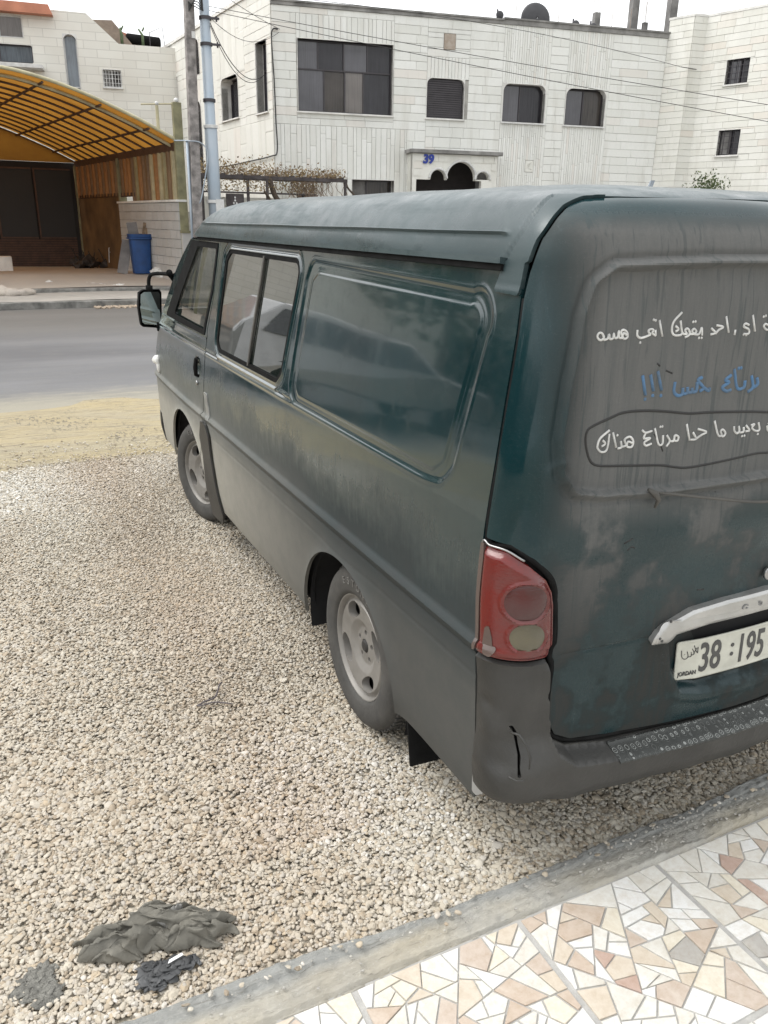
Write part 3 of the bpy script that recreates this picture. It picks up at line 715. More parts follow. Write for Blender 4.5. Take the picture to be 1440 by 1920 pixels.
window(house, T0, 8.42, 9.70, 4.5, 5.45, .17, (.5,), (), .2, [[M_pane, M_cur]], sill='w')
window(house, T0, 2.11, 3.32, .3, 2.86, .3, (.4,), (.7,), 0, [[M_cur, M_pane], [M_cement, M_cur]], sill=False, fw=.03)
# carved plaques
M_plq = simple('brown_relief_tile', (.30, .24, .19), .8, var=.35, nscale=9, bumps=.8, bscale=18, col2=(.42, .37, .32))
mb = MB(); mb.box(4.66, 4.98, -.01, .035, 6.19, 6.56, T0); mb.build('relief_tile', M_plq, house)
mb = MB(); mb.box(7.29, 7.54, -.01, .03, 3.21, 3.51, T0)
for k in range(7):
    a = k*.9; mb.tube([T0(7.41+.02*math.cos(a)+.06*math.cos(a*2), .035, 3.28+k*.03), T0(7.41+.07*math.cos(a+1), .045, 3.30+k*.03)], .011, 5)
mb.build('carved_stone', M_lime2, house)
# porch block with arches
porch = MB()
PD = .45
us = lin(3.71, 6.23, .02); zs = lin(1.8, 3.56, .02); SS_, ZZ_ = gridUV(us, zs)
def f_porch(s, z):
    d = -np.ones_like(s)
    for c, r, zc in ((4.47, .225, 2.93), (5.15, .42, 2.95), (5.80, .20, 2.93)):
        q = np.hypot(s-c, z-zc)-r; q = np.where(z < zc, np.abs(s-c)-r, q); 
        if c != 5.80: d = np.maximum(d, -q)
        else: d = np.maximum(d, -np.maximum(q, 2.93-z))
    d = np.maximum(d, -np.maximum(np.abs(s-4.80)-.97, z-2.90)) ; return d
pv, fs_ = clip_sheet(np.stack([SS_, ZZ_], -1), f_porch(SS_, ZZ_)); v1 = [T0(a, PD, b) for a, b in pv]; ed = rim_edges(fs_); n_ = len(v1); v1 += [T0(a, PD-.16, b) for a, b in pv]
fs2 = list(fs_)+[(b, a, a+n_, b+n_) for a, b in ed]
mk('porch_wall', v1, fs2, M_lime2, house)
mb = MB(); mb.box(3.71, 3.83, 0, PD-.002, 1.8, 3.56, T0); mb.box(6.11, 6.23, 0, PD-.002, 1.8, 3.56, T0); mb.build('porch_side', M_lime2, house)
mb = MB(); mb.box(3.62, 6.34, -.05, PD+.12, 3.565, 3.66, T0); mb.build('porch_slab', M_trimd, house, bevel=.01)
# stone joints of the porch front: thin blocks proud of it
gp = MB(); rs = random.Random(3)
for r in range(3):
    z = 2.98+r*.19; s = 3.74
    while s < 6.2:
        w = rs.uniform(.22, .42); w = min(w, 6.2-s)
        cs, cz = s+w/2, z+.09
        ok = all(math.hypot(max(abs(cs-c)-w/2, 0), max(abs(cz-zc)-.09, 0)) > r0+.06 for c, r0, zc in ((4.47, .225, 2.93), (5.15, .42, 2.95), (5.80, .2, 2.93)))
        if ok and w > .06: b = MB(); b.box(s+.006, s+w-.006, PD+.001, PD+.016, z+.006, z+.182, T0); b.build('stone', M_lime2, house)
        s += w
for c, r0, zc in ((4.47, .225, 2.93), (5.15, .42, 2.95), (5.80, .2, 2.93)):
    mb = MB(); mb.tube([T0(c+(r0+.03)*math.cos(a), PD+.008, zc+(r0+.03)*math.sin(a)) for a in np.linspace(0, math.pi, 20)], .032, 6); mb.build('arch_trim', M_wfr, house, True)
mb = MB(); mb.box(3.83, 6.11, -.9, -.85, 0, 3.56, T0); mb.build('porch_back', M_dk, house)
mb = MB(); mb.box(4.9, 5.5, -.84, -.8, .2, 2.5, T0); mb.build('front_door', simple('brown_door', (.10, .06, .04), .6), house)
def wall_text(txt, T, s, d, z, size, m, parent, name, bold=.012):
    cu = bpy.data.curves.new(name, 'FONT'); cu.body = txt; cu.size = size; cu.extrude = .012; cu.offset = bold; cu.shear = .08
    o = bpy.data.objects.new(name, cu); COL.objects.link(o); dg = bpy.context.evaluated_depsgraph_get(); me = bpy.data.meshes.new_from_object(o.evaluated_get(dg)); bpy.data.objects.remove(o)
    for q in me.vertices: x, y, zz = q.co; q.co = Vector(T(s+x, d+zz, z+y))
    me.materials.clear(); me.materials.append(m); return link(bpy.data.objects.new(name, me), parent)
M_bl = simple('blue_number_paint', (.015, .04, .30), .5)
wall_text('39', T0, 4.00, PD+.034, 3.315, .31, M_bl, house, 'house_number', .014)
# left wing
AW = R_(93.3); T1, dr1, n1 = frame(CORN, AW)
OW = [(.33, 1.13, 4.5, 6.19), (2.58, 4.05, 4.56, 5.68), (8.5, 10.0, 4.4, 6.32), (6.1, 6.65, 3.3, 5.35), (5.15, 5.6, 3.3, 5.35), (11.4, 12.4, 4.6, 5.72), (5.2, 5.7, 6.1, 7.1), (6.0, 6.5, 6.1, 7.1)]
backing(house, T1, (0, 14.5, 0, 7.4), OW, nm='wing_wall')
reg1 = [(0.02, 2.0, 4.3, 6.9, 'course', (.7, 1.3), .213), (2.0, 4.4, 4.3, 5.7, 'course', (.7, 1.3), .213), (2.0, 4.4, 5.7, 7.35, 'flute', (.25, .4), 1.2), (.02, 2.0, 6.9, 7.35, 'course', (.7, 1.3), .213),
        (.02, 4.4, 2.0, 4.3, 'flute', (.4, .6), 1.6), (4.4, 7.2, 2.0, 7.35, 'flute', (.2, .45), 1.5), (7.2, 14.5, 2.0, 7.35, 'course', (.9, 1.6), .30)]
cladding(house, T1, dr1, n1, reg1, OW, M_lime2, 90, seed=9, gap=.006)
mb = MB(); mb.box(0, 14.6, -.22, .06, 7.35, 7.44, T1); mb.build('coping', M_trim, house)
window(house, T1, .33, 1.13, 4.5, 6.19, .22, (), (.62,), 0)
window(house, T1, 2.58, 4.05, 4.56, 5.68, .30, (.5,), (), .22)
window(house, T1, 8.5, 10.0, 4.4, 6.32, .30, (.5,), (.75,), 0, bars=5)
for s0, s1, a, b in ((6.1, 6.65, 3.3, 5.35), (5.15, 5.6, 3.3, 5.35), (11.4, 12.4, 4.6, 5.72), (5.2, 5.7, 6.1, 7.1), (6.0, 6.5, 6.1, 7.1)): window(house, T1, s0, s1, a, b, .2, (), (), 0, arch=True, sill=False, bars=5)
# inside darkness and roof slab
mb = MB(); mb.box(.3, 11.3, -7, -6.9, 0, 6.8, T0); mb.box(.2, 11.5, -9, -.3, 6.75, 6.85, T0); mb.build('roof_slab', M_cement, house)
# conduit running down the corner, and the sagging cable
M_cab = simple('black_cable', (.03, .03, .03), .6)
cbl = MB(); cbl.tube(catmull([T0(.15, .05, 6.35), T0(.02, .08, 6.33), T0(-.02, .06, 6.1), T0(.02, .06, 5.2), T0(.04, .06, 4.2), T0(.05, .07, 3.5), T1(.12, .07, 3.38), T1(2.0, .07, 3.33), T1(4.0, .07, 3.30), T1(5.4, .07, 3.34)], 6), .018, 6)
tag(cbl.build('conduit', M_cab, None, True), 'black cable fixed down the corner of the white house and along its left wall', 'cable')

# ---- right neighbour
E0 = np.array(T0(11.55, 0, 0)); A2 = R_(-75)
nb = thing('neighbour_house', (18, 19, 0), 'cream stone clad house at right edge with two small square windows', 'house')
Ta, da, na = frame(E0, A2); E1 = np.array(Ta(.78, 0, 0)); Tb, db, nb_ = frame(E1, FA); E2 = np.array(Tb(.42, 0, 0)); Tc, dc, nc_ = frame(E2, A2)
OC = [(.77, 1.44, 5.57, 6.19), (.82, 1.47, 3.73, 4.39)]
for (T, d, n_v, L, ops, sd) in ((Ta, da, na, .78, [], 1), (Tb, db, nb_, .42, [], 2), (Tc, dc, nc_, 6.0, OC, 3)):
    backing(nb, T, (0, L, 0, 7.4), ops, .15)
    cladding(nb, T, d, n_v, [(0, L, 2.2, 7.36, 'course', (.35, .8), .172)], ops, M_lime2, 60 if sd == 3 else 20, seed=sd, gap=.007, thk=.02)
    mb = MB(); mb.box(-.02, L+.02, -.2, .03, 7.36, 7.42, T); mb.build('coping', M_trim, nb)
window(nb, Tc, .77, 1.44, 5.57, 6.19, .12, (.55,), (), 0, clad=.02, bars=4); window(nb, Tc, .82, 1.47, 3.73, 4.39, .12, (.5,), (), 0, [[M_cement, M_pane]], clad=.02, bars=4)
mb = MB(); mb.box(.1, 5.8, -6, -.2, 7.2, 7.3, Tc); mb.build('roof_slab', M_cement, nb)

# ---- house behind at left
A3 = FA; Td, dd_, nd_ = frame((3., 30., 0), A3)
bk = thing('gabled_house', (2, 31, 0), 'pale stone house with a tall arched window and red roof strip beyond the canopy', 'house')
OD = [(-1.23, -.82, 4.6, 7.38), (-.08, .50, 5.9, 6.42), (-4.2, -2.2, 6.46, 6.98), (-4.2, -2.42, 7.18, 7.80)]
us = lin(-9, 6.2, .05); zs = lin(0, 8.2, .05); A_, B_ = gridUV(us, zs)
def f_bk(s, z):
    top = np.interp(s, [-9, -1.6, -1.5, -.45, .5, 6.2], [7.9, 7.9, 8.05, 8.03, 7.21, 7.18]); d = z-top
    for a, b, c, e_ in OD: d = np.maximum(d, -np.maximum(np.maximum(a-s, s-b), np.maximum(c-z, z-e_)))
    return d
pv, fs_ = clip_sheet(np.stack([A_, B_], -1), f_bk(A_, B_)); v1 = [Td(a, 0, b) for a, b in pv]; n_ = len(v1); ed = rim_edges(fs_); v1 += [Td(a, -.25, b) for a, b in pv]
m, nt, p = mat('far_stone_courses')
br = nt.nodes.new('ShaderNodeTexBrick'); g = nt.nodes.new('ShaderNodeNewGeometry'); mp = nt.nodes.new('ShaderNodeMapping'); mp.vector_type = 'POINT'; mp.inputs['Rotation'].default_value = (R_(90), 0, 0); nt.links.new(g.outputs['Position'], mp.inputs[0]); nt.links.new(mp.outputs[0], br.inputs[0])
br.inputs['Scale'].default_value = 1; br.inputs['Brick Width'].default_value = .8; br.inputs['Row Height'].default_value = .25; br.inputs['Mortar Size'].default_value = .012
br.inputs['Color1'].default_value = (.72, .71, .66, 1); br.inputs['Color2'].default_value = (.66, .65, .60, 1); br.inputs['Mortar'].default_value = (.55, .54, .50, 1)
c = mixc(nt, rng_(nt, noise(nt, .6, 5, .6), .4, .75, 0, .5), br.outputs[0], (.58, .54, .47)); nt.links.new(c, p.inputs['Base Color']); p.inputs['Roughness'].default_value = .9; M_far = m
mk('wall', v1, list(fs_)+[(b, a, a+n_, b+n_) for a, b in ed], M_far, bk)
window(bk, Td, -1.23, -.82, 4.6, 7.38, .15, (), (.45,), 0, [[M_blue], [M_blue]], sill=False, arch=True, frm=M_wfr, clad=.01, jamb=M_wfr)
window(bk, Td, -.08, .50, 5.9, 6.42, .10, (.5,), (), 0, [[M_cement, M_cement]], frm=M_wfr, sill='w', clad=.02, jamb=M_wfr, bars=6)
window(bk, Td, -4.2, -2.2, 6.46, 6.98, .10, (.5,), (), 0, [[M_blue, M_blue]], frm=M_alu, clad=.01)
window(bk, Td, -4.2, -2.42, 7.18, 7.80, .10, (.45, .6), (), 0, [[M_blue, M_wfr, M_cur]], frm=M_wfr, sill=False, clad=.01)
mb = MB(); mb.box(-9, -1.9, -.1, .6, 6.26, 6.36, Td); mb.build('balcony_slab', M_wfr, bk)
M_rtile = simple('salmon_roof_tile', (.52, .22, .14), .8, var=.15, nscale=1.5)
mb = MB(); mb.prism([(-9.2, 7.9), (-1.45, 7.84), (-1.55, 8.12), (-9.2, 8.22)], -.6, .35, Td); mb.build('roof', M_rtile, bk)
M_brst = simple('brown_rubble', (.20, .155, .125), .9, var=.35, nscale=4, bumps=1, bscale=12, col2=(.30, .24, .19))
mb = MB(); mb.prism([(-.40, 7.95), (.5, 7.16), (2.0, 7.12), (2.0, 7.26), (.95, 7.30), (.35, 7.98)], -1.4, -.5, Td); mb.build('roof_gable', M_brst, bk)
mb = MB(); mb.box(-8.9, 6, -9, -8.8, 0, 7, Td); mb.box(-8.9, 6, -8, -.3, 6.9, 7.0, Td); mb.build('roof_slab', M_cement, bk)
# tank, cacti and pipe frame on that roof
def onT(T): return lambda *a: Vector(T(*a))
Q = onT(Td)
mb = MB(); mb.tube([Q(.75, -.8, 7.52), Q(.80, -.8, 7.52), Q(1.85, -.8, 7.46), Q(1.90, -.8, 7.46)], [.10, .17, .17, .10], 16); tag(mb.build('water_tank', M_black, None, True), 'dark lying water tank on the roof behind the canopy', 'water tank')
mb = MB(); mb.prism([(.45, 7.85), (1.2, 7.62), (1.2, 7.55), (.45, 7.7)], -1.6, -1.2, Td); tag(mb.build('roof_shelter', M_rtile), 'small red sloping shelter roof behind the dark water tank', 'roof shelter')
mcac = simple('cactus_green', (.10, .14, .07), .8)
for x, l in ((.62, 'left of the two tall cacti on the roof beside the dark tank'), (1.30, 'right of the two tall cacti on the roof, in front of the dark tank')):
    mb = MB(); mb.tube([Q(x, -.5, 7.25), Q(x, -.5, 7.6), Q(x+(-.03 if x < 1 else -.12), -.5, 7.78)], [.05, .045, .03], 8); mb.tube([Q(x, -.5, 7.72), Q(x+.07, -.5, 7.84)], [.03, .025], 6); tag(mb.build('cactus', mcac, None, True), l, 'cactus', 'cacti on the roof')
mb = MB(); mb.tube([Q(1.52, -.1, 6.95), Q(1.52, -.1, 7.62), Q(1.95, -.1, 7.82), Q(2.0, -.1, 7.25)], .013, 6); tag(mb.build('bent_pipe', M_alu), 'thin bent metal pipe standing on the roof edge', 'pipe frame')
mb = MB(); mb.tube([T1(13.6, .1, 6.75), T1(13.1, .1, 5.75)], .02, 6); tag(mb.build('drain_pipe', M_alu), 'short dark drain pipe on the pale wall right of the small window', 'pipe')

# ---- things on the roofs
def dish(s, z, r, lab, sx=1):
    root = thing('satellite_dish', T0(s, -.5, z), lab, 'satellite dish'); mb = MB(); c = np.array(T0(s, -.5, z))
    mb.lathe([(r*q, r*.28*q*q) for q in np.linspace(0.02, 1, 9)], 28, lambda x, y, h: tuple(c+dr0*x*sx+np.array([0, 0, 1])*(y*.9+r*.25)+n0*(-(h)+.2)+np.array([0, 0, 0])))
    mb.build('reflector', simple('dark_dish', (.045, .045, .05), .6), root, True).modifiers.new('s', 'SOLIDIFY').thickness = .01
    mb = MB(); mb.tube([c+np.array([0, 0, -.3]), c+np.array([0, 0, .2])], .025, 6); mb.build('mast', M_alu, root)
dish(7.5, 7.08, .44, 'large dark satellite dish rising behind the parapet of the white house')
dish(8.72, 7.10, .11, 'small satellite dish right of the large one, nearer to it')
dish(9.28, 7.08, .10, 'small satellite dish beside the grey roof column')
dish(6.38, 7.16, .11, 'small satellite dish at the step of the parapet')
def stub(T, s, z, w, h, lab, d=-.6, nb_=4):
    root = thing('concrete_column', T(s, d, z), lab, 'concrete column', 'unfinished concrete columns on the roofs'); mb = MB(); mb.box(s-w/2, s+w/2, d-w/2, d+w/2, z-.6, z+h, T); mb.build('column', M_cement, root)
    for i in range(nb_):
        b = MB(); x = s+(-.35+.7*(i % 2))*w; y = d+(-.35+.7*(i//2))*w; b.tube([T(x, y, z+h-.05), T(x+.02*i-.03, y, z+h+.55)], .007, 5); b.build('rebar', M_brst, root)
stub(T0, 9.50, 7.1, .17, .42, 'short grey concrete column on the parapet of the white house')
stub(T0, 11.05, 7.2, .22, 1.0, 'leftmost tall grey column on the right house roof', -1.2); stub(T0, 11.35, 7.2, .13, .28, 'small stump between the tall grey columns', -1.0, 3); stub(T0, 12.15, 7.3, .24, 1.0, 'grey column above the corner of the right house', -.9)
stub(Tc, 1.7, 7.4, .3, .6, 'grey column at the top right corner of the picture', -.9)
for i, (s, z) in enumerate(((6.9, .5), (8.2, .35), (9.9, .5), (10.5, .6))):
    mb = MB(); mb.tube([T0(s, -.4, 6.9), T0(s, -.4, 7.05+z)], .008, 5); tag(mb.build('rebar_rod', M_brst), 'thin iron rod on the parapet '+('left of the large dish', 'right of the large dish', 'right of the short concrete column', 'nearest to the tall grey columns')[i], 'iron rod', 'rods on the roof')

# ---- canopy yard: arched yellow tarpaulin roof
CD = np.array([-.1418, .9899, 0]); CW = np.array([.9899, .1418, 0])   # back direction, width direction
def Cx(x, y, z): # x along the front line (van x), y metres back along the canopy axis
    return (x+CD[0]*y, 19.0+CD[1]*y, z)
M_tarp, nt, p = mat('yellow_tarpaulin')
tr = nt.nodes.new('ShaderNodeBsdfTranslucent'); ad = nt.nodes.new('ShaderNodeMixShader'); 
c = mixc(nt, rng_(nt, noise(nt, .9, 6, .65), .3, .7), (.34, .19, .05), (.24, .12, .03)); nt.links.new(c, p.inputs['Base Color']); p.inputs['Roughness'].default_value = .7
nt.links.new(mixc(nt, rng_(nt, noise(nt, 1.3, 5, .6), .3, .7), (.40, .185, .03), (.28, .12, .018)), tr.inputs[0]); ad.inputs[0].default_value = .5
nt.links.new(p.outputs[0], ad.inputs[1]); nt.links.new(tr.outputs[0], ad.inputs[2]); nt.links.new(ad.outputs[0], nt.nodes['Material Output'].inputs[0])
M_brown = simple('brown_steel', (.085, .045, .03), .6, var=.2); M_olive = simple('olive_steel', (.24, .225, .13), .55, var=.2, nscale=4); M_pale = simple('pale_olive_pipe', (.46, .42, .27), .5, var=.15, nscale=3)
can = thing('canopy', (-1, 23, .25), 'arched yellow tarpaulin canopy on steel ribs in front of a dark shop', 'canopy')
ax_ = [(-5.2, 3.39), (-4.6, 3.74), (-4.2, 3.86), (-3.1, 4.28), (-2.0, 4.56), (-1.2, 4.62), (-.4, 4.56), (.70, 4.28), (1.80, 3.86), (2.30, 3.63), (2.79, 3.39)]
arc = catmull([np.array((a, b)) for a, b in ax_], 5); AX = np.array([a[0] for a in arc]); AZ = np.array([a[1] for a in arc])
LY = 9.0; ny = 12
v = []; 
for j in range(ny*3+1):
    y = LY*j/(ny*3); sag = .025*math.cos(j/3*2*math.pi)
    for a, b in zip(AX, AZ): v.append(Cx(a, y, b+.03+sag))
na_ = len(AX); f = [(j*na_+i, j*na_+i+1, (j+1)*na_+i+1, (j+1)*na_+i) for j in range(ny*3) for i in range(na_-1)]
mk('tarpaulin', v, f, M_tarp, can, True)
mb = MB(); mb.add([Cx(a, LY-.02, b) for a, b in zip(AX, AZ)]+[Cx(a, LY-.02, 3.38) for a in AX], [(i, i+1, na_+i+1, na_+i) for i in range(na_-1)]); mb.build('end_panel', M_tarp, can)
for j in range(1, ny+1):
    mb = MB(); mb.tube([Cx(a, LY*j/ny, b) for a, b in zip(AX, AZ)], .026, 6); mb.build('roof_rib', M_brown, can)
for dy, dz in ((0, .05), (.42, -.03)):
    mb = MB(); mb.tube([Cx(a, dy, b+dz) for a, b in zip(AX, AZ)], .038, 8); mb.build('front_arch', M_pale, can, True)
for xx in (-3.6, -2.4, -1.2, 0., 1.15, 2.15):
    mb = MB(); z = np.interp(xx, AX, AZ)-.03; mb.tube([Cx(xx, .05, z), Cx(xx, LY, z)], .028, 6); mb.build('purlin', M_brown, can)
for xe in (2.79, -5.2):
    mb = MB(); mb.box(-.05, .05, 0, LY, -.09, .09, lambda x, y, z: Cx(xe+x, y, 3.34+z)); mb.build('eaves_beam', M_brown, can)
mb = MB(); mb.box(-.06, .03, 3.3, LY, -.05, .05, lambda x, y, z: Cx(2.79+x, y, 2.36+z)); mb.build('sheet_rail', M_brown, can)
for (x, y) in ((2.79, .0), (2.79, 4.5), (-5.2, 0), (-5.2, 4.5), (2.79, 8.9), (-5.2, 8.9)):
    mb = MB(); h = 4.25 if (x, y) == (2.79, 0) else 3.3; mb.box(-.10, .10, -.05, .05, .25, h, lambda a, b, z: Cx(x+a-.02*(z-.2)*(1 if x > 0 and y == 0 else 0)*0, y+b, z)); mb.build('post', M_olive, can, bevel=.01)
mb = MB(); mb.ico(Cx(2.79, 0, 4.29), .055, (1, 1, 1), 1, 0, 2); mb.ico(Cx(2.35, 0, 4.20), .045, (1, 1, 1), 1, 0, 2); mb.build('lamp_globe', M_wfr, can, True)
mb = MB(); mb.tube([Cx(2.0, 0, 4.16), Cx(2.79, 0, 4.22)], .016, 6); mb.tube([Cx(2.35, 0, 3.65), Cx(2.35, 0, 4.16)], .035, 6); mb.build('lamp_bar', M_pale, can)
# corrugated side sheets
M_sh = [simple('sheet_brown', (.20, .12, .06), .6), simple('sheet_orange', (.34, .16, .05), .6), simple('sheet_olive', (.30, .25, .13), .6), simple('sheet_pale', (.42, .36, .22), .6)]
y = .12; k = 0; rs = random.Random(5)
while y < LY-.1:
    w = .30; zb = 2.16 if y < 3.3 else 2.34
    b = MB(); off = .03 if k % 2 else 0
    b.add([Cx(2.79-off, y, zb), Cx(2.79-off, y+w*.55, zb), Cx(2.79-off, y+w*.55, 3.26), Cx(2.79-off, y, 3.26)], [(0, 1, 2, 3)])
    b.add([Cx(2.79-off, y+w*.55, zb), Cx(2.79-.07, y+w*.65, zb), Cx(2.79-.07, y+w*.95, zb), Cx(2.79, y+w, zb), Cx(2.79-off, y+w*.55, 3.26), Cx(2.79-.07, y+w*.65, 3.26), Cx(2.79-.07, y+w*.95, 3.26), Cx(2.79, y+w, 3.26)], [(0, 1, 5, 4), (1, 2, 6, 5), (2, 3, 7, 6)])
    b.build('side_sheet', M_sh[((3, 0, 2, 3, 1)[k % 5] if y < 2.2 else (2, 0, 1)[k % 3]) if y < 3.6 else (1, 0)[k % 2]], can); y += w; k += 1
# low block wall under the sheets
bw = thing('block_wall', (2.5, 21, .25), 'low wall of white concrete blocks under the canopy behind the blue bin', 'wall')
M_blk = limestone('white_blocks', (.52, .51, .49), (.44, .43, .41), (.48, .44, .40), .6)
wp = MB(); wp.box(-.10, .05, -.02, 4.5, .2, 2.14, lambda x, y, z: Cx(2.79+x, y, z)); wp.build('wall', M_joint, bw)
for r in range(9):
    y = -.05-(.2 if r % 2 else 0)
    while y < 4.5:
        y1 = min(y+.42, 4.5); y0 = max(y, -.04)
        if y1-y0 > .05: b = MB(); b.box(-.13, -.095, y0+.008, y1-.008, .26+r*.208+.006, .26+(r+1)*.208-.006, lambda x, yy, z: Cx(2.79+x, yy, z)); b.build('block', M_blk, bw)
        y = y1 if y1 > y else y+.42
mb = MB(); mb.box(-.16, .08, -.06, 4.55, 2.14, 2.19, lambda x, y, z: Cx(2.79+x, y, z)); mb.build('wall_cap', M_trim, bw)
M_ochre = simple('ochre_sheet', (.16, .09, .035), .7, var=.3, nscale=1.2)
osp = MB(); osp.box(-.06, .0, 4.6, LY-.1, .26, 2.42, lambda x, y, z: Cx(2.79+x, y, z)); tag(osp.build('ochre_partition', M_ochre), 'dim ochre partition between the block wall and the shop front', 'partition')
# pier beside the post
mb = MB(); mb.box(2.70, 3.35, 18.82, 18.97, .16, 1.45); 
pr = mb.build('gate_pier', M_blk); tag(pr, 'short stone pier at the foot of the olive canopy post', 'pier'); mb = MB(); mb.box(2.68, 3.37, 18.80, 18.98, 1.45, 1.50); mb.build('pier_cap', M_olive, pr)
# shop front at the back
shop = thing('shop_front', (-1, 28, .25), 'dark shop front with glazed panels at the back of the canopy', 'shop')
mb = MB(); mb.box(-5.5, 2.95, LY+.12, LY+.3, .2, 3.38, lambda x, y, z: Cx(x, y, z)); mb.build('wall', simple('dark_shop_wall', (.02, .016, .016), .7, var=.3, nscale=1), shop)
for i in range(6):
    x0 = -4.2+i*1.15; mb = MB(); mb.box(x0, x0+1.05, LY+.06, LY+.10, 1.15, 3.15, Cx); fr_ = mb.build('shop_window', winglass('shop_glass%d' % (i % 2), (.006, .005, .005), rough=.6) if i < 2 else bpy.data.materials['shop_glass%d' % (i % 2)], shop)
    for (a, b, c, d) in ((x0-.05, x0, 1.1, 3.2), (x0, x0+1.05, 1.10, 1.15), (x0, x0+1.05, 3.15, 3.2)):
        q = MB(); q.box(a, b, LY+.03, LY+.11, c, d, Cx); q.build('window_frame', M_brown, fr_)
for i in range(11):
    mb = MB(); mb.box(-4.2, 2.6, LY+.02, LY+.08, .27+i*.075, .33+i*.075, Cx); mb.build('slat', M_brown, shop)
# junk: bin, boards, bike, rubble
M_bin = simple('blue_plastic', (.012, .06, .20), .45, var=.15, nscale=4)
bn = thing('blue_bin', (2.12, 21.2, .40), 'tall blue plastic waste bin with boards and branches sticking out', 'bin')
def binT(cx, cy): return lambda x, y, z: (cx+x, cy+y, .26+z)
mb = MB(); prof = []
for (w, d, z) in ((.28, .27, 0), (.33, .31, .95), (.36, .34, .96), (.37, .35, 1.04), (.34, .32, 1.045), (.30, .28, .8)): prof.append((w, d, z))
vv = []
for w, d, z in prof:
    for k in range(24):
        a = 2*math.pi*k/24; c_1, s_1 = math.cos(a), math.sin(a); e_ = .45
        vv.append((2.12+w*.8*math.copysign(abs(c_1)**e_, c_1), 21.2+d*.8*math.copysign(abs(s_1)**e_, s_1), .41+z*.93))
mb.add(vv, [(r*24+k, r*24+(k+1) % 24, (r+1)*24+(k+1) % 24, (r+1)*24+k) for r in range(5) for k in range(24)]); mb.build('bin_body', M_bin, bn, True).data.set_sharp_from_angle(angle=R_(40))
mb = MB()
for (w, z) in ((.365, .93),): mb.tube([(2.12+w*.8*math.copysign(abs(math.cos(a))**.45, math.cos(a)), 21.2+w*.76*math.copysign(abs(math.sin(a))**.45, math.sin(a)), .41+z*.93) for a in np.linspace(0, 2*math.pi, 25)], .025, 6, False)
mb.build('bin_rim', M_bin, bn, True)
M_brd = simple('grey_board', (.20, .19, .185), .8, var=.2, nscale=3); M_wood = simple('old_wood', (.25, .18, .12), .85, var=.35, nscale=7)
def board(name, a, b, w, t, m, lab, cat='board', grp=None):
    a, b = Vector(a), Vector(b); d = (b-a).normalized(); sx_ = Vector((1, -.1, 0)); sx_ = (sx_-d*sx_.dot(d)).normalized(); nn = d.cross(sx_); mb = MB()
    vs_ = [p_+sx_*i*w/2+nn*j*t/2 for p_ in (a, b) for i in (-1, 1) for j in (-1, 1)]; mb.add(vs_, [(0, 1, 3, 2), (4, 6, 7, 5), (0, 4, 5, 1), (2, 3, 7, 6), (0, 2, 6, 4), (1, 5, 7, 3)]); return tag(mb.build(name, m), lab, cat, grp)
board('panel_board', (2.04, 21.3, 1.0), (1.98, 21.4, 1.66), .26, .02, M_brd, 'flat grey board standing in the blue bin')
board('wood_plank', (2.15, 21.2, .9), (2.30, 21.3, 1.66), .07, .03, M_wood, 'brown plank sticking out of the blue bin', 'plank')
board('wood_plank', (2.26, 21.2, .9), (2.33, 21.25, 1.53), .05, .03, M_wood, 'shorter brown stick at the right rim of the blue bin', 'plank')
board('leaning_board', (1.62, 21.25, .40), (1.86, 21.5, 1.22), .26, .025, M_brd, 'grey board leaning left of the blue bin')
mb = MB(); rs = random.Random(8)
for i in range(9): mb.ico((2.58+rs.uniform(-.22, .1), 20.7+rs.uniform(-.3, .3), .36+rs.uniform(0, .16)), rs.uniform(.08, .17), (1.2, 1, .8), i, .3, 1)
tag(mb.build('rubble_heap', M_trim), 'pale stone slabs and rubble piled right of the blue bin', 'rubble', kind='stuff')
mb = MB()
for i in range(16):
    x = rs.uniform(.9, 2.0); mb.ico((x, 25.6+rs.uniform(-.4, .5), .36+rs.uniform(0, .2)), rs.uniform(.08, .2), (1.3, 1, .8), i, .4, 1)
    mb.tube([(x, 25.5, .3), (x+rs.uniform(-.3, .3), 25.6, rs.uniform(.6, .95))], .014, 5)
tag(mb.build('junk_pile', simple('dark_junk', (.05, .042, .038), .7, var=.4, nscale=5)), 'dark heap of scrap against the partition left of the bin', 'scrap heap', kind='stuff')
mb = MB(); mb.tube([(1.83, 24.9, .5), (1.86, 24.9, .92), (2.12, 24.9, .94)], .014, 6); mb.tube([(1.86, 24.9, .8), (2.05, 24.9, .8)], .01, 6); tag(mb.build('pipe_stand', M_wfr), 'thin white bent pipe standing among the dark scrap', 'pipe')
mb = MB(); mb.box(-1.22, -.86, 24.0, 24.4, .25, .72); tag(mb.build('stone_block', M_trim, bevel=.02), 'upright pale concrete block at the left edge beside the shop', 'block')
mb = MB()
for i in range(5): mb.ico((-1.35+.12*i, 18.3+.1*math.sin(i*2), .20), .22-.02*i, (1.5, 1.2, .55), i, .3, 2)
tag(mb.build('cement_lump', M_conc2, None, True), 'low lump of spilled cement on the pavement at the left edge', 'cement lump')
mb = MB(); rs = random.Random(4)
for i in range(60):
    t_ = i/60; mb.ico((-.95+2.3*t_, 20.6-1.5*t_+rs.uniform(-.15, .15), .27), rs.uniform(.02, .06), (1.5, 1, .6), i, .3, 1)
mb.ico((-.28, 19.9, .30), .08, (1.4, 1, .7), 2, .3, 1)
tag(mb.build('debris_line', M_trim), 'line of small pale rubble along the front of the yard floor', 'rubble', kind='stuff')

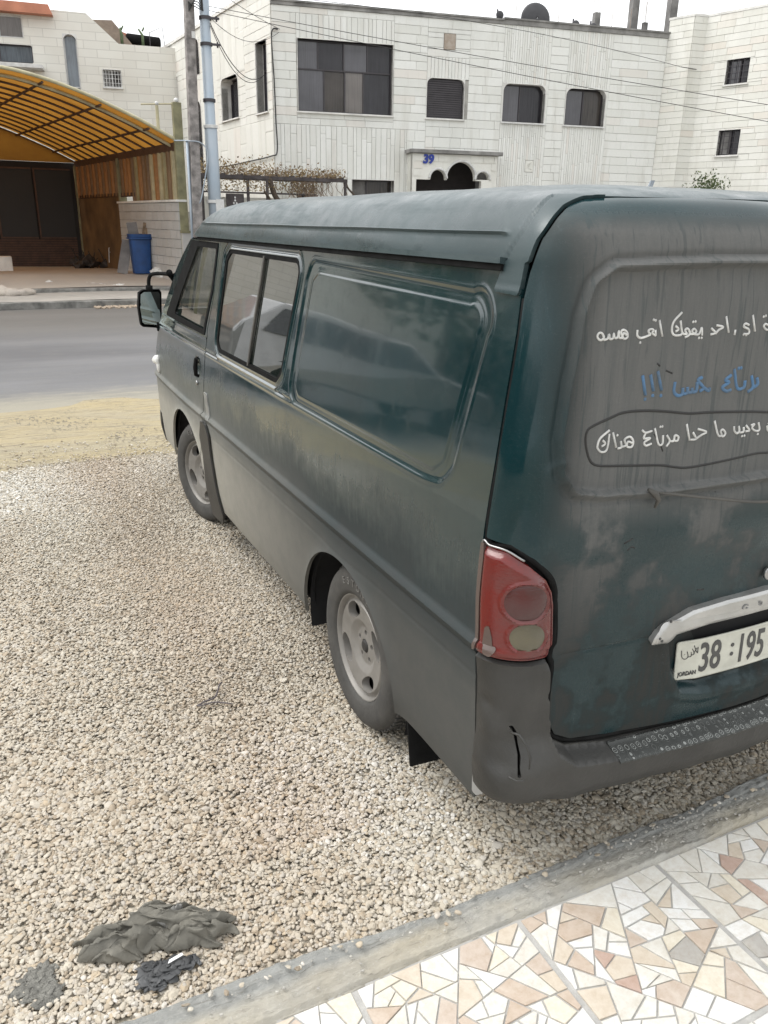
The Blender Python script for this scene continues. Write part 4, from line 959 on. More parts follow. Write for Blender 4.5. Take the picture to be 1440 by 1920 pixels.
# ---- poles
M_steel = simple('blue_grey_steel', (.30, .36, .42), .5, .3, var=.12, nscale=2, col2=(.36, .40, .44)); M_wp = simple('weathered_pole', (.27, .25, .24), .9, var=.3, nscale=6)
sp_ = thing('steel_pole', (3.37, 18.3, .15), 'pale blue grey steel utility pole standing beyond the front of the van', 'pole')
mb = MB(); mb.tube([(3.385, 18.3, .15), (3.37, 18.3, 3.7), (3.37, 18.3, 3.72), (3.36, 18.3, 7.2)], [.155, .14, .115, .105], 20); mb.build('shaft', M_steel, sp_, True)
for z, r in ((5.85, .125), (5.35, .125), (3.72, .15), (4.25, .13), (2.15, .17)):
    mb = MB(); mb.lathe([(r, -.035), (r+.008, -.03), (r+.008, .03), (r, .035)], 20, lambda x, y, h: (3.37+x, 18.3+y, z+h)); mb.build('band', M_wfr if z < 3 or abs(z-3.72) < .01 else M_alu, sp_)
for z, l in ((5.85, 0), (5.35, 0)):
    mb = MB(); mb.box(3.45, 3.66, 18.2, 18.26, z-.02, z+.02); mb.tube([(3.60, 18.23, z-.06), (3.60, 18.23, z+.05)], .02, 6); mb.build('bracket', M_alu, sp_)
mb = MB(); mb.box(3.36, 3.55, 18.13, 18.16, 1.85, 2.2); mb.build('paper_label', M_wfr, sp_)
wp_ = thing('concrete_pole', (2.95, 18.3, .15), 'slim weathered grey utility pole left of the blue grey one', 'pole')
mb = MB(); mb.box(-.1, .1, -.1, .1, .15, 7.6, lambda x, y, z: (2.90+.022*z+x*(1.15-.03*z), 18.3+y, z)); mb.build('shaft', M_wp, wp_, bevel=.015)
mb = MB(); mb.box(3.03, 3.10, 18.17, 18.195, 5.42, 5.55); mb.build('label', M_wfr, wp_)
mb = MB(); mb.tube([(2.80, 18.3, .15), (2.82, 18.3, 3.4)], .035, 8); mb.tube(catmull([(2.6, 18.6, 3.42), (2.82, 18.25, 3.40), (3.1, 18.15, 3.36), (3.22, 18.12, 3.1), (3.05, 18.12, 2.3), (2.98, 18.15, 2.1)], 6), .014, 6)
tag(mb.build('riser_pipe', M_steel, None, True), 'thin grey pipe with a looping cable strapped beside the slim grey pole', 'pipe')
def wire(a, b, sag, r=.010, n=30):
    a, b = Vector(a), Vector(b); return [a.lerp(b, t)-Vector((0, 0, sag*4*t*(1-t))) for t in np.linspace(0, 1, n)]
WL = ['upper of two long cables sloping from the steel pole towards the right house', 'lower of two long cables sloping from the steel pole towards the right house', 'thin cable crossing high above the big window just under the parapet', 'short taut cable from steel pole to upper corner of the white house', 'slack cable from the steel pole ending at the corner hook of the white house']
for i, (a, b, s_g) in enumerate((((3.45, 18.2, 6.06), (14.63, 12, 4.17), .05), ((3.45, 18.2, 5.98), (14.72, 12, 3.83), .05), ((3.4, 18.2, 6.35), (17, 18.2, 6.05), -.25), ((3.4, 18.2, 6.5), T0(.2, .05, 6.35), .05), ((3.4, 18.2, 5.9), T0(.18, .05, 6.28), .35))):
    mb = MB(); P_w = wire(a, b, s_g); mb.tube(P_w, .0065, 5)
    if i < 3: d = (Vector(b)-Vector(a)).normalized(); mb.tube([Vector(b), Vector(b)+d*25], .01, 5)
    tag(mb.build('overhead_cable', M_cab), WL[i], 'cable', 'overhead cables')
mb = MB(); mb.tube(wire((3.45, 18.2, 5.75), T1(.5, .06, 5.35), .45), .010, 5); mb.tube(wire((3.45, 18.2, 5.70), T1(.6, .06, 5.33), .5), .008, 5); tag(mb.build('drop_cable', M_cab), 'slack pair of cables drooping from the steel pole to the corner of the white house', 'cable')
mb = MB()
for k in range(7): mb.tube(catmull([(3.0, 18.2, 6.1-.03*k), (3.12+.02*k, 18.1, 6.0+.05*k), (3.3, 18.15, 5.95)], 5), .010, 5)
tag(mb.build('cable_bundle', M_cab), 'tangled black cable bundle between the tops of the two poles', 'cable bundle')

# ---- pergola with dry vine, fence
M_pg = simple('dark_timber', (.07, .06, .06), .8, var=.3)
pg = thing('pergola', (5.2, 19.6, .2), 'low dark metal pergola covered with dry vine beyond the van roof', 'pergola')
def PB(nm, *q): mb = MB(); mb.box(*q); return mb.build(nm, M_pg, pg)
PB('beam', 3.35, 7.23, 19.46, 19.54, 2.72, 2.80); PB('beam', 3.35, 7.23, 20.60, 20.66, 2.74, 2.80); PB('rail', 3.35, 6.35, 19.48, 19.52, 2.38, 2.42)
for x in (4.55, 5.05, 7.18, 3.4): PB('post', x-.03, x+.03, 19.47, 19.53, .2, 2.74)
for i in range(9): PB('cross_bar', 3.5+i*.45, 3.54+i*.45, 19.5, 20.64, 2.80, 2.84)
PB('fence_panel', 3.98, 4.42, 19.44, 19.50, 1.6, 2.37)
mb = MB()
for r in range(9):
    w = [1, 1, 2, 2, 3, 2, 2, 1, 1][r]
    for k in range(w):
        cx_ = 4.19+(k-(w-1)/2)*.07; cz_ = 2.28-r*.065; mb.prism([(cx_-.024, cz_), (cx_, cz_+.03), (cx_+.024, cz_), (cx_, cz_-.03)], 19.425, 19.438, lambda a, d, b: (a, d, b))
mb.build('panel_diamonds', M_wfr, pg)
PB('dark_gate', 5.88, 6.45, 19.6, 19.64, 1.4, 2.40)
mb = MB(); mb.box(3.35, 6.9, 19.9, 20.0, .2, 2.3); tag(mb.build('garden_wall', M_lime2), 'pale plastered garden wall under the pergola', 'wall')
def leafcloud(cen, n, leaf, rs, mb, squash=.6):
    for _ in range(n):
        c = cen(); a = Vector((rs.gauss(0, 1), rs.gauss(0, 1), rs.gauss(0, squash))).normalized(); b = a.orthogonal().normalized(); q = rs.uniform(.6, 1.3)*leaf; b = Matrix.Rotation(rs.uniform(0, 6.28), 3, a) @ b; d = a.cross(b)
        c = Vector(c); mb.add([c-b*q, c+d*q*.5+a*q*.1, c+b*q, c-d*q*.5+a*q*.1], [(0, 1, 2, 3)])
m, nt, p = mat('dry_leaf'); nt.links.new(mixc(nt, rnd_pair(nt), (.30, .22, .10), (.14, .10, .055)), p.inputs['Base Color']); p.inputs['Roughness'].default_value = .9; M_dry = m
m, nt, p = mat('green_leaf'); nt.links.new(mixc(nt, rnd_pair(nt), (.035, .06, .02), (.10, .12, .045)), p.inputs['Base Color']); p.inputs['Roughness'].default_value = .7; M_leaf = m
vine = thing('dry_vine', (5.2, 19.6, .2), 'dry brown climbing vine tangled over the pergola and its hanging rail', 'vine')
rs = random.Random(12); mb = MB()
def vt():
    x = rs.uniform(3.4, 7.2)*1.0; x = 3.4+(x-3.4)**1.0
    return (x, 19.5+rs.uniform(-.1, 1.0), 2.82+abs(rs.gauss(0, .14))*(1.2 if x < 5.5 else .8))
leafcloud(vt, 1500, .035, rs, mb); leafcloud(lambda: (rs.uniform(3.4, 6.4), 19.46+rs.uniform(-.05, .15), rs.uniform(2.44, 2.7)), 900, .03, rs, mb)
tag(mb.build('foliage', M_dry, vine), kind='stuff')
mb = MB()
for i in range(170):
    x = rs.uniform(3.5, 7.25); z = 2.8; P_v = [(x, 19.5+rs.uniform(-.05, .4), z)]
    for k in range(4): P_v.append((P_v[-1][0]+rs.uniform(-.14, .14), P_v[-1][1]+rs.uniform(-.08, .08), P_v[-1][2]+rs.uniform(-.02, .11)))
    mb.tube(P_v, [.008, .006, .005, .004, .002], 4)
for i in range(90):
    x = 5.7+abs(rs.gauss(0, .55)); x = min(x, 7.15); P_v = [(x, 19.5, 2.72)]
    for k in range(5): P_v.append((P_v[-1][0]+rs.uniform(-.09, .09), 19.5+rs.uniform(-.06, .06), P_v[-1][2]-rs.uniform(.03, .12)))
    mb.tube(P_v, .007, 4)
tag(mb.build('twigs', simple('vine_twig', (.22, .16, .11), .9), vine), kind='stuff')
mb = MB(); mb.tube(catmull([(5.35, 19.55, .3), (5.4, 19.5, 1.6), (5.5, 19.5, 2.0), (5.25, 19.5, 2.35), (5.1, 19.5, 2.8)], 5), [.07]*20+[.04], 8); mb.tube(catmull([(5.5, 19.5, 1.95), (5.2, 19.45, 2.15), (4.95, 19.45, 2.45)], 5), .03, 6)
mb.tube(catmull([(7.2, 19.5, 2.8), (7.25, 19.5, 2.6), (7.45, 19.5, 2.4), (7.5, 19.6, 2.2)], 5), .025, 6)
mb.build('trunk', simple('vine_bark', (.08, .06, .045), .9, var=.3, nscale=20), vine, True)

# ---- bush and tilted panel beyond the van roof at right
bush = thing('bush', (12.2, 12.0, 0), 'rounded green bush rising behind the van roof at right', 'bush'); mb = MB(); rs = random.Random(2)
def bc():
    while True:
        x, y, z = rs.gauss(0, .22), rs.gauss(0, .22), rs.gauss(0, .2)
        if x*x+y*y+z*z < .3: return (12.16+x*.95, 12+y, 2.42+z*.95)
leafcloud(bc, 1100, .035, rs, mb); tag(mb.build('foliage', M_leaf, bush), kind='stuff'); mb = MB(); mb.tube([(12.2, 12, 0), (12.18, 12, 2.4)], [.05, .02], 8); mb.build('trunk', M_wood, bush)
mb = MB(); v8 = [Vector((10.58, 12.0, 2.50)), Vector((10.68, 12, 2.50)), Vector((10.78, 12.05, 2.64)), Vector((10.68, 12.05, 2.64))]; mb.add(v8+[q+Vector((0, .04, -.01)) for q in v8], [(0, 1, 2, 3), (7, 6, 5, 4), (0, 4, 5, 1), (1, 5, 6, 2), (2, 6, 7, 3), (3, 7, 4, 0)]); mb.tube([(10.65, 12.02, 0), (10.65, 12.02, 2.5)], .02, 6)
tag(mb.build('floodlight', M_blue), 'small tilted lamp head just above the van roof at right', 'lamp')

# ---- surroundings left of the frame (seen reflected in the van), and an added leafy row
sv = thing('silver_car', (-4.9, 9.6, 0), 'silver estate car mirrored in the side windows of the van', 'car')
M_silv = simple('silver_paint', (.42, .42, .42), .3, .5, var=.05, coat=1)
def car_sec(z): pass
mb = MB(); prof = [(-2.15, .45), (-2.2, .75), (-2.05, .95), (-1.0, 1.05), (-.45, 1.45), (.0, 1.52), (1.5, 1.50), (2.0, 1.1), (2.15, .95), (2.15, .4)]
cT = lambda a, d, b: (-4.9+a, 9.6+d*(1 if b < 1.1 else .84), b+.0)
mb.prism(prof, -.86, .86, cT); mb.build('body', M_silv, sv, bevel=.05)
for d in (-1, 1):
    for (a, b) in (((-.85, -.05), (-.38, -.05)), ((.02, .95), (.02, .95)), ((1.02, 1.75), (1.02, 1.5))):
        mb = MB(); yy = .87*d; vs_ = [(-4.9+a[0], 9.6+yy, 1.04), (-4.9+a[1], 9.6+yy, 1.04), (-4.9+b[1], 9.6+yy*.87, 1.42), (-4.9+b[0], 9.6+yy*.87, 1.42)]; mb.add(vs_, [(0, 1, 2, 3)]); mb.build('window', M_pane, sv)
    for a in (-1.35, 1.35):
        mb = MB(); mb.lathe([(.001, .06), (.2, .06), (.32, .04), (.33, -.1)], 24, lambda x, y, h: (-4.9+a+x, 9.6+d*(.84+h*.4), .33+y)); mb.build('wheel', M_tyre_ if 'M_tyre_' in globals() else M_black, sv)
def tree(x, y, h, r, lab, seed):
    root = thing('tree', (x, y, 0), lab, 'tree', 'trees reflected in the van side'); rs = random.Random(seed); mb = MB()
    mb.tube([(x, y, 0), (x+.1, y, h*.45), (x, y+.1, h*.8)], [.16, .11, .04], 8)
    blobs = [(x+rs.gauss(0, r*.5), y+rs.gauss(0, r*.5), h*rs.uniform(.5, .95), r*rs.uniform(.35, .6)) for _ in range(9)]
    for b in blobs: mb.tube([(x, y, h*.45), b[:3]], [.06, .02], 5)
    mb.build('trunk', M_wood, root); mb = MB()
    def cc():
        b = rs.choice(blobs); d = Vector((rs.gauss(0, 1), rs.gauss(0, 1), rs.gauss(0, .8))).normalized()*b[3]*rs.uniform(.6, 1.05); return (b[0]+d.x, b[1]+d.y, b[2]+d.z)
    leafcloud(cc, 1500, .16, rs, mb); tag(mb.build('crown', M_leaf, root), kind='stuff')
for i, (x, y, h, r) in enumerate(((-9, 14, 5.5, 2.2), (-12.5, 9, 5, 2.2), (-10.5, 4, 4.2, 2))): tree(x, y, h, r, ('tallest reflected tree, nearest to the street', 'middle one of the three reflected leafy trees', 'reflected tree nearest to the camera side of the yard')[i], 40+i)
nbr = thing('rendered_house', (-14, 27, 0), 'plain pale house left of the canopy, mirrored in the van windows', 'house')
mb = MB(); mb.box(-22, -7.5, 26, 34, 0, 6.5); mb.build('wall', M_far, nbr)
for i in range(4):
    mb = MB(); mb.box(-20+i*3.2, -18.6+i*3.2, 25.93, 25.99, 3.6, 5.0); mb.build('window', M_pane, nbr)
hg = thing('reflection_hedge', (-11.5, 8, 0), 'long dark leafy row added out of view to darken the van side reflections', 'reflection_hedge'); mb = MB(); rs = random.Random(77)  # unseen leafy row added only for dark contrast in the van reflections
mb.box(-12.2, -11.0, -6, 17.5, 0, 2.0); mb.build('branches', simple('dark_hedge_core', (.012, .02, .008), .9), hg); mb = MB()
leafcloud(lambda: (rs.choice((-10.95, rs.uniform(-12.2, -10.9))), rs.uniform(-6, 17.5), rs.uniform(0.1, 2.5)), 7000, .12, rs, mb); tag(mb.build('foliage', M_leaf, hg), kind='stuff')

# ================================================================ the van
def ss(x, a, b):
    t = np.clip((x-a)/(b-a), 0, 1); return t*t*(3-2*t)
def G(x, c, w): return np.exp(-((x-c)/w)**2)
def Lsf(v): return (fYF(v)-fRF(v))-(fY0(v)+fR(v))
def panel(name, U, V, field, relief, m, parent, thick=.014, mirror=False, smooth=True, label=None):
    P = np.stack([U, V], -1)
    F = field(U, V) if field is not None else -np.ones(U.shape)
    pv, faces = clip_sheet(P, F)
    h = relief(pv[:, 0], pv[:, 1]) if relief is not None else np.zeros(len(pv))
    h = np.broadcast_to(h, (len(pv),))
    W3 = S(pv[:, 0], pv[:, 1], h); n0 = len(W3); fs = list(faces)
    if thick:
        ed = rim_edges(faces); ids = sorted({i for e in ed for i in e}); k = {i: n0+j for j, i in enumerate(ids)}
        q = pv[ids]; W4 = S(q[:, 0], q[:, 1], h[ids]-thick); W3 = np.vstack([W3, W4])
        fs += [(b, a, k[a], k[b]) for a, b in ed]
    if mirror == 'join':
        n = len(W3); M = W3*np.array([-1, 1, 1]); W3 = np.vstack([W3, M]); fs += [tuple(i+n for i in f[::-1]) for f in fs]
    if mirror == 'flip': W3 = W3*np.array([-1, 1, 1]); fs = [f[::-1] for f in fs]
    o = mk(name, W3, fs, m, parent, smooth)
    if thick: o.data.set_sharp_from_angle(angle=R_(38))
    if mirror == 'join':
        bm = bmesh.new(); bm.from_mesh(o.data); bmesh.ops.remove_doubles(bm, verts=[v for v in bm.verts if abs(v.co.x) < .002], dist=.003); bm.to_mesh(o.data); bm.free()
    if label: o['label'] = label
    if mirror == True:
        k = 3 if U.size > 20000 else 1
        o2 = panel(name, U[::k, ::k], V[::k, ::k], field, relief, m, parent, thick, 'flip', smooth)
    return o
def gridUV(us, vs): return np.meshgrid(us, vs, indexing='ij')
def lin(a, b, d): return np.linspace(a, b, max(2, int(round(abs(b-a)/d))+1))

def paint(name, mode):
    m, nt, p = mat(name)
    g = nt.nodes.new('ShaderNodeNewGeometry'); sp = nt.nodes.new('ShaderNodeSeparateXYZ'); nt.links.new(g.outputs['Position'], sp.inputs[0])
    X, Y, Z = sp.outputs
    big = noise(nt, 2.3, 5, .6); fine = noise(nt, 160, 4, .7); mid = noise(nt, 14, 6, .65)
    base = mixc(nt, rng_(nt, big, .35, .65), (.004, .020, .024), (.006, .028, .033))
    drips = noise(nt, 9, 5, .7, sc3=(6, 6, .45))
    if mode == 'side':
        zz = math_(nt, 'ADD', Z, math_(nt, 'MULTIPLY', math_(nt, 'SUBTRACT', big, .5), .34))
        zz = math_(nt, 'ADD', zz, math_(nt, 'MULTIPLY', math_(nt, 'SUBTRACT', drips, .5), .16))
        d = rng_(nt, zz, 1.10, .64, .03, .80, True)
        low = rng_(nt, Z, .74, .45, 0, .17, True)
        d = math_(nt, 'ADD', d, low)
        d = math_(nt, 'ADD', d, rng_(nt, mid, .35, .75, -.07, .10))
        dust = mixc(nt, rng_(nt, Y, 1.0, 3.0), (.056, .057, .056), (.24, .235, .215))
        dust = mixc(nt, rng_(nt, Z, .72, .60), dust, mixc(nt, 1., dust, (1.45, 1.42, 1.36), 'MULTIPLY'))
    elif mode == 'roof':
        d = math_(nt, 'ADD', rng_(nt, mid, .3, .7, .12, .34), rng_(nt, noise(nt, 5, 6, .7, sc3=(1, .3, 3)), .5, .7, 0, .18))
        d = math_(nt, 'ADD', d, rng_(nt, noise(nt, 70, 2, .5, sc3=(1, 3, 1)), .68, .74, 0, .25))
        dust = (.12, .145, .15)
    else:
        inner = rng_(nt, X, -.80, -.66, 0, 1, True)
        top = rng_(nt, Z, 1.80, 1.74, 0, 1, True)
        d = math_(nt, 'MULTIPLY', inner, top)
        d = math_(nt, 'MULTIPLY', d, rng_(nt, drips, .28, .6, .80, .98))
        run = noise(nt, 24, 3, .6, sc3=(3.2, 1, .16), dist=.5)
        d = math_(nt, 'MULTIPLY', d, rng_(nt, run, .36, .43, .72, 1))
        pt = noise(nt, 3.6, 6, .62)
        low = rng_(nt, Z, 1.16, 1.02, 0, 1, True)
        patch = rng_(nt, pt, .45, .56, 0, .85, True)
        d = math_(nt, 'MULTIPLY', d, math_(nt, 'SUBTRACT', 1, math_(nt, 'MULTIPLY', patch, low)))
        d = math_(nt, 'ADD', d, rng_(nt, fine, .5, .8, 0, .10))
        dust = mixc(nt, rng_(nt, Z, 1.1, .7), (.120, .120, .117), (.034, .035, .033))
        dust = mixc(nt, rng_(nt, X, -.74, -.62), (.042, .044, .043), dust)
    d = math_(nt, 'ADD', d, rng_(nt, fine, .62, .8, 0, .12), clamp=True)
    c = mixc(nt, d, base, dust)
    # thin light scratches
    sc = noise(nt, 7, 3, .6, sc3=(1, 4, 12), dist=2.5)
    c = mixc(nt, rng_(nt, math_(nt, 'ABSOLUTE', math_(nt, 'SUBTRACT', sc, .5), 0), .0, .0035, .16, 0), c, (.3, .32, .32))
    nt.links.new(c, p.inputs['Base Color'])
    nt.links.new(rng_(nt, d, 0, .8, .16, .78), p.inputs['Roughness'])
    nt.links.new(rng_(nt, d, 0.04, .55, {'roof': .35, 'rear': .4, 'side': 1.}[mode], .0), p.inputs['Coat Weight']); nt.links.new(rng_(nt, d, .05, .4, .05, .55), p.inputs['Coat Roughness'])
    nt.links.new(rng_(nt, d, 0, .6, .12, .0), p.inputs['Metallic'])
    nt.links.new(rng_(nt, d, .1, .6, .2 if mode == 'rear' else .5, .15), p.inputs['Specular IOR Level'])
    nt.links.new(bump(nt, noise(nt, 3.0, 2, .5), .05, .03, bump(nt, fine, .04, .002)), p.inputs['Normal'])
    return m
M_side = paint('teal_paint_side', 'side'); M_roof = paint('teal_paint_roof', 'roof'); M_rear = paint('teal_paint_rear', 'rear')
M_shell = simple('dark_interior', (.008, .008, .009), .9)
M_bumper = simple('grey_bumper_plastic', (.022, .022, .021), .5, var=.3, nscale=5, bumps=.15, bscale=90, col2=(.042, .041, .038))
M_dustpl = simple('dusty_dark_plastic', (.085, .08, .07), .7, var=.3, nscale=7, col2=(.05, .048, .044))
M_chrome = simple('dull_chrome', (.38, .38, .38), .35, 1., var=.1)
M_seat = simple('grey_seat_cloth', (.09, .09, .1), .9)
def glass(name, tint, alpha, rough=.02):
    m, nt, p = mat(name)
    p.inputs['Base Color'].default_value = (*tint, 1); p.inputs['Roughness'].default_value = rough
    p.inputs['Coat Weight'].default_value = 1; p.inputs['Coat Roughness'].default_value = .01; p.inputs['Specular IOR Level'].default_value = .9
    nt.links.new(rng_(nt, noise(nt, 5, 5, .6), .3, .7, alpha-.05, alpha+.07), p.inputs['Alpha'])
    return m
M_glass = glass('tinted_van_glass', (.012, .017, .015), .955)
M_cabglass = glass('cab_glass', (.03, .045, .040), .62)

van = thing('delivery_van', (0, 2.2, 0), 'dusty dark green panel van with handwriting on its tailgate, parked on the gravel', 'van')

# outlines in skin coordinates (u, v)
GAP_DOOR = [(-2.535, 1.70), (-2.53, 1.64), (-2.60, 1.38), (-2.675, 1.225), (-2.672, 1.19), (-2.690, 1.10), (-2.725, .905), (-2.81, .713), (-2.90, .60), (-2.95, .2)]
WIN = [(-2.36, 1.628), (-1.44, 1.626), (-1.41, 1.58), (-1.515, 1.18), (-1.57, 1.138), (-2.44, 1.138), (-2.50, 1.18), (-2.43, 1.585)]
PAN_O = [(-1.30, 1.632), (-.13, 1.607), (-.10, 1.56), (-.115, 1.47), (-.175, 1.16), (-.225, 1.105), (-.36, 1.096), (-1.36, 1.096), (-1.425, 1.13), (-1.35, 1.56)]
PAN_I = [(-1.23, 1.592), (-.17, 1.575), (-.145, 1.55), (-.16, 1.47), (-.225, 1.165), (-.28, 1.125), (-1.32, 1.125), (-1.365, 1.16), (-1.29, 1.56)]
def arch_d(u, v, c, a, b, z0=.27):
    k = np.sqrt(((u-c)/a)**2+((v-z0)/b)**2); return (k-1)*min(a, b)
ar_r = lambda u, v: arch_d(u, v, -.875, .405, .375)
ar_f = lambda u, v: arch_d(u, v, -3.29, .445, .405)
def polyx(v, pts):   # u of a v-ordered polyline
    q = sorted([(b, a) for a, b in pts]); return np.interp(v, [x[0] for x in q], [x[1] for x in q])

# ---- left/right body side behind the door
us = np.concatenate([lin(-2.96, -1.5, .008), lin(-1.49, -1.25, .0045), lin(-1.245, -.29, .008), lin(-.285, -.004, .0036)]); vs = np.concatenate([lin(.245, 1.06, .0065), lin(1.065, 1.672, .0042)])
U, V = gridUV(us, vs)
LAMP = [(-.06, 1.043), (.0, 1.037), (.075, 1.034), (.135, 1.000), (.180, .962), (.203, .925), (.211, .885), (.214, .80), (.215, .728), (.10, .735), (.0, .735), (-.06, .735)]
def f_side(u, v):
    d = polyx(v, GAP_DOOR)+.004-u
    d = np.maximum(d, -sd_poly(u, v, WIN, .045)-.002)
    d = np.maximum(d, -ar_r(u, v)); d = np.maximum(d, -(ar_f(u, v)))
    return d
def belt(u, v, a=-9, b=-.25):
    m = ss(u, a, a+.05)*(1-ss(u, b-.06, b))
    m = m*(1-.75*ss(u, -1.5, -1.4))
    return m*(.004*G(v, 1.117, .006)+.004*G(v, 1.096, .006)-.003*G(v, 1.107, .005))
def h_side(u, v):
    do = sd_poly(u, v, PAN_O, .07); di = sd_poly(u, v, PAN_I, .045)
    h = -.0045*ss(-do, .0, .018)+.003*ss(-di, .0, .014)
    h = h+.0012*G(do, -.001, .005)+.001*G(di, .002, .006)
    dw = sd_poly(u, v, WIN, .045); h = h-.006*G(dw, .014, .008)+.002*G(dw, .03, .008)
    h = h+belt(u, v)*(do > -.003)
    h = h+.016*np.exp(-np.clip(ar_r(u, v), 0, 1)/.03)+.014*np.exp(-np.clip(ar_f(u, v), 0, 1)/.03)
    h = h+.006*G(v, .753, .010)-.004*G(v, .725, .010)-.002*G(v, .655, .006)
    h = h+.0015*np.sin(u*2.1)*np.sin(v*4+1)+.0003*np.sin(u*9+v*7)
    h = h-.004*G(u, -.47, .004)*(v < .42)*0
    return h
side = panel('side_panel', U, V, f_side, h_side, M_side, van, mirror=True)
# drip rail
def strip(name, u0, u1, v0, v1, h0, h1, m, n=80, parent=None, mirror=False, umap=None):
    mb = MB()
    for sgn in ((mirror,) if mirror in (1, -1) else (1,)):
        vv = []; t = np.linspace(0, 1, n)
        for k in t:
            u = u0+(u1-u0)*k; va = v0 if np.isscalar(v0) else np.interp(k, [0, 1], v0); vb = v1 if np.isscalar(v1) else np.interp(k, [0, 1], v1)
            for (v, h) in ((va, h0), (va, h1), (vb, h1), (vb, h0)):
                q = S(u, v, h); vv.append((q[0]*sgn, q[1], q[2]))
        fs = [(4*i+a, 4*i+(a+1) % 4, 4*i+4+(a+1) % 4, 4*i+4+a) for i in range(n-1) for a in range(4)]+[(0, 1, 2, 3), (4*n-4, 4*n-3, 4*n-2, 4*n-1)]
        mb.add(vv, fs)
    return mb.build(name, m, parent or van)
for sg_ in (1, -1): strip('drip_rail', -2.97, -.075, 1.668, 1.682, -.004, .020, M_roof, mirror=sg_); strip('rail_seal', -2.96, -.078, 1.653, 1.667, -.004, .013, M_black, mirror=sg_)

# ---- windows of the body side
def sheet(name, poly, r, h, m, parent=van, hole=None, d=.012, thick=.004, mirror=True, label=None):
    P = np.array(poly); us = lin(P[:, 0].min()-.02, P[:, 0].max()+.02, d); vs = lin(P[:, 1].min()-.02, P[:, 1].max()+.02, d)
    U, V = gridUV(us, vs)
    def fld(u, v):
        q = sd_poly(u, v, poly, r)
        return q if hole is None else np.maximum(q, -hole(u, v))
    return panel(name, U, V, fld, lambda u, v: h, m, parent, thick=thick, mirror=mirror, label=label)
WINi = inset_poly(WIN, .020)
seal = sheet('window_seal', WIN, .045, -.002, M_black, hole=lambda u, v: sd_poly(u, v, WINi, .035), d=.008, thick=.012)
xm = lambda v: np.interp(v, [1.14, 1.63], [-1.965, -1.85])
GL1 = [(-2.5, 1.12), (xm(1.12)+.008, 1.12), (xm(1.64)+.008, 1.64), (-2.35, 1.64)]
sheet('window_glass', [(-2.345, 1.612), (xm(1.61)+.012, 1.612), (xm(1.152)+.012, 1.152), (-2.43, 1.152), (-2.484, 1.188), (-2.415, 1.58)], .01, -.006, M_glass)
gl = [(xm(1.612)-.006, 1.612), (-1.455, 1.611), (-1.43, 1.575), (-1.53, 1.19), (-1.58, 1.152), (xm(1.152)-.006, 1.152)]
sheet('window_glass', gl, .01, -.012, M_glass)
strip('window_bar', xm(1.6)-.0, xm(1.6)+.012, 1.15, 1.62, -.008, -.001, M_black, n=3)
bpy.data.objects.remove(bpy.data.objects['window_bar'])
mb = MB()
for sg in (1, -1):
    vv = []
    for k in np.linspace(1.148, 1.616, 14):
        for du, h in ((-.009, -.012), (-.009, .000), (.007, .000), (.007, -.012)):
            q = S(xm(k)+du, k, h); vv.append((q[0]*sg, q[1], q[2]))
    mb.add(vv, [(4*i+a, 4*i+(a+1) % 4, 4*i+4+(a+1) % 4, 4*i+4+a) for i in range(13) for a in range(4)])
mb.build('window_bar', M_dustpl, van)

# ---- front door
ufr = lambda v, e=.10: -(Lsf(v)+e)
us = np.linspace(0, 1, 190); vs = lin(.28, 1.655, .0065)
T, V = np.meshgrid(us, vs, indexing='ij'); U = (ufr(V, .12))*(1-T)+(polyx(V, GAP_DOOR)-.012+.012)*T
FG = [(-2.585, 1.63), (-2.63, 1.42), (-2.715, 1.255), (-2.74, 1.205), (-3.50, 1.215), (-3.44, 1.26), (-2.98, 1.63)]
def f_door(u, v):
    d = u-(polyx(v, GAP_DOOR)-.004)
    d = np.maximum(d, ufr(v)-u)
    d = np.maximum(d, -sd_poly(u, v, FG, .02)); return np.maximum(d, -ar_f(u, v))
def h_door(u, v):
    h = belt(u, v)+.006*G(v, .753, .010)-.004*G(v, .725, .01)
    h = h+.014*np.exp(-np.clip(ar_f(u, v), 0, 1)/.03)
    h = h+.004*ss(v, 1.195, 1.185)*0+.004*G(v, 1.178, .005)
    hd = np.hypot((u+2.86), (v-1.0)*1.0)
    return h-.016*ss(-hd, -.062, -.040)
door = panel('front_door', U, V, f_door, h_door, M_side, van, mirror=True)
sheet('door_glass', FG, .01, -.012, M_cabglass)
FSE = [(-2.568, 1.648), (-2.61, 1.42), (-2.70, 1.25), (-2.722, 1.188), (-3.72, 1.192), (-3.62, 1.26), (-3.12, 1.648)]
sheet('door_seal', FSE, .01, .0035, M_black, hole=lambda u, v: sd_poly(u, v, inset_poly(FG, .010), .015), d=.008)
# door handle in its round cup, and the lock
def on(u, v, h=0.): return Vector(S(u, v, h))
hmb = MB(); hmb.tube([on(-2.86, 1.052, -.008), on(-2.86, 1.045, .006), on(-2.86, 1.0, .010), on(-2.86, .96, .006), on(-2.86, .952, -.01)], [.009, .011, .012, .011, .009], 10)
hmb.tube([on(-2.895, 1.03, .001), on(-2.86, 1.056, .003), on(-2.822, 1.03, .001)], .004, 6)
hd_ = hmb.build('door_handle', M_black, door, True)
mb = MB(); c = on(-2.853, .918, 0); mb.tube([c, c+Vector((-.009, 0, 0))], .013, 16); mb.build('door_lock', M_chrome, door, True)
# fuel flap plate
M_flap = simple('worn_silver_plate', (.36, .37, .36), .5, .4, var=.3, nscale=25, col2=(.2, .2, .19))
sheet('fuel_plate', [(-2.712, .895), (-2.652, .893), (-2.628, .752), (-2.695, .748), (-2.708, .82)], .006, .006, M_flap, mirror=False, thick=.006)
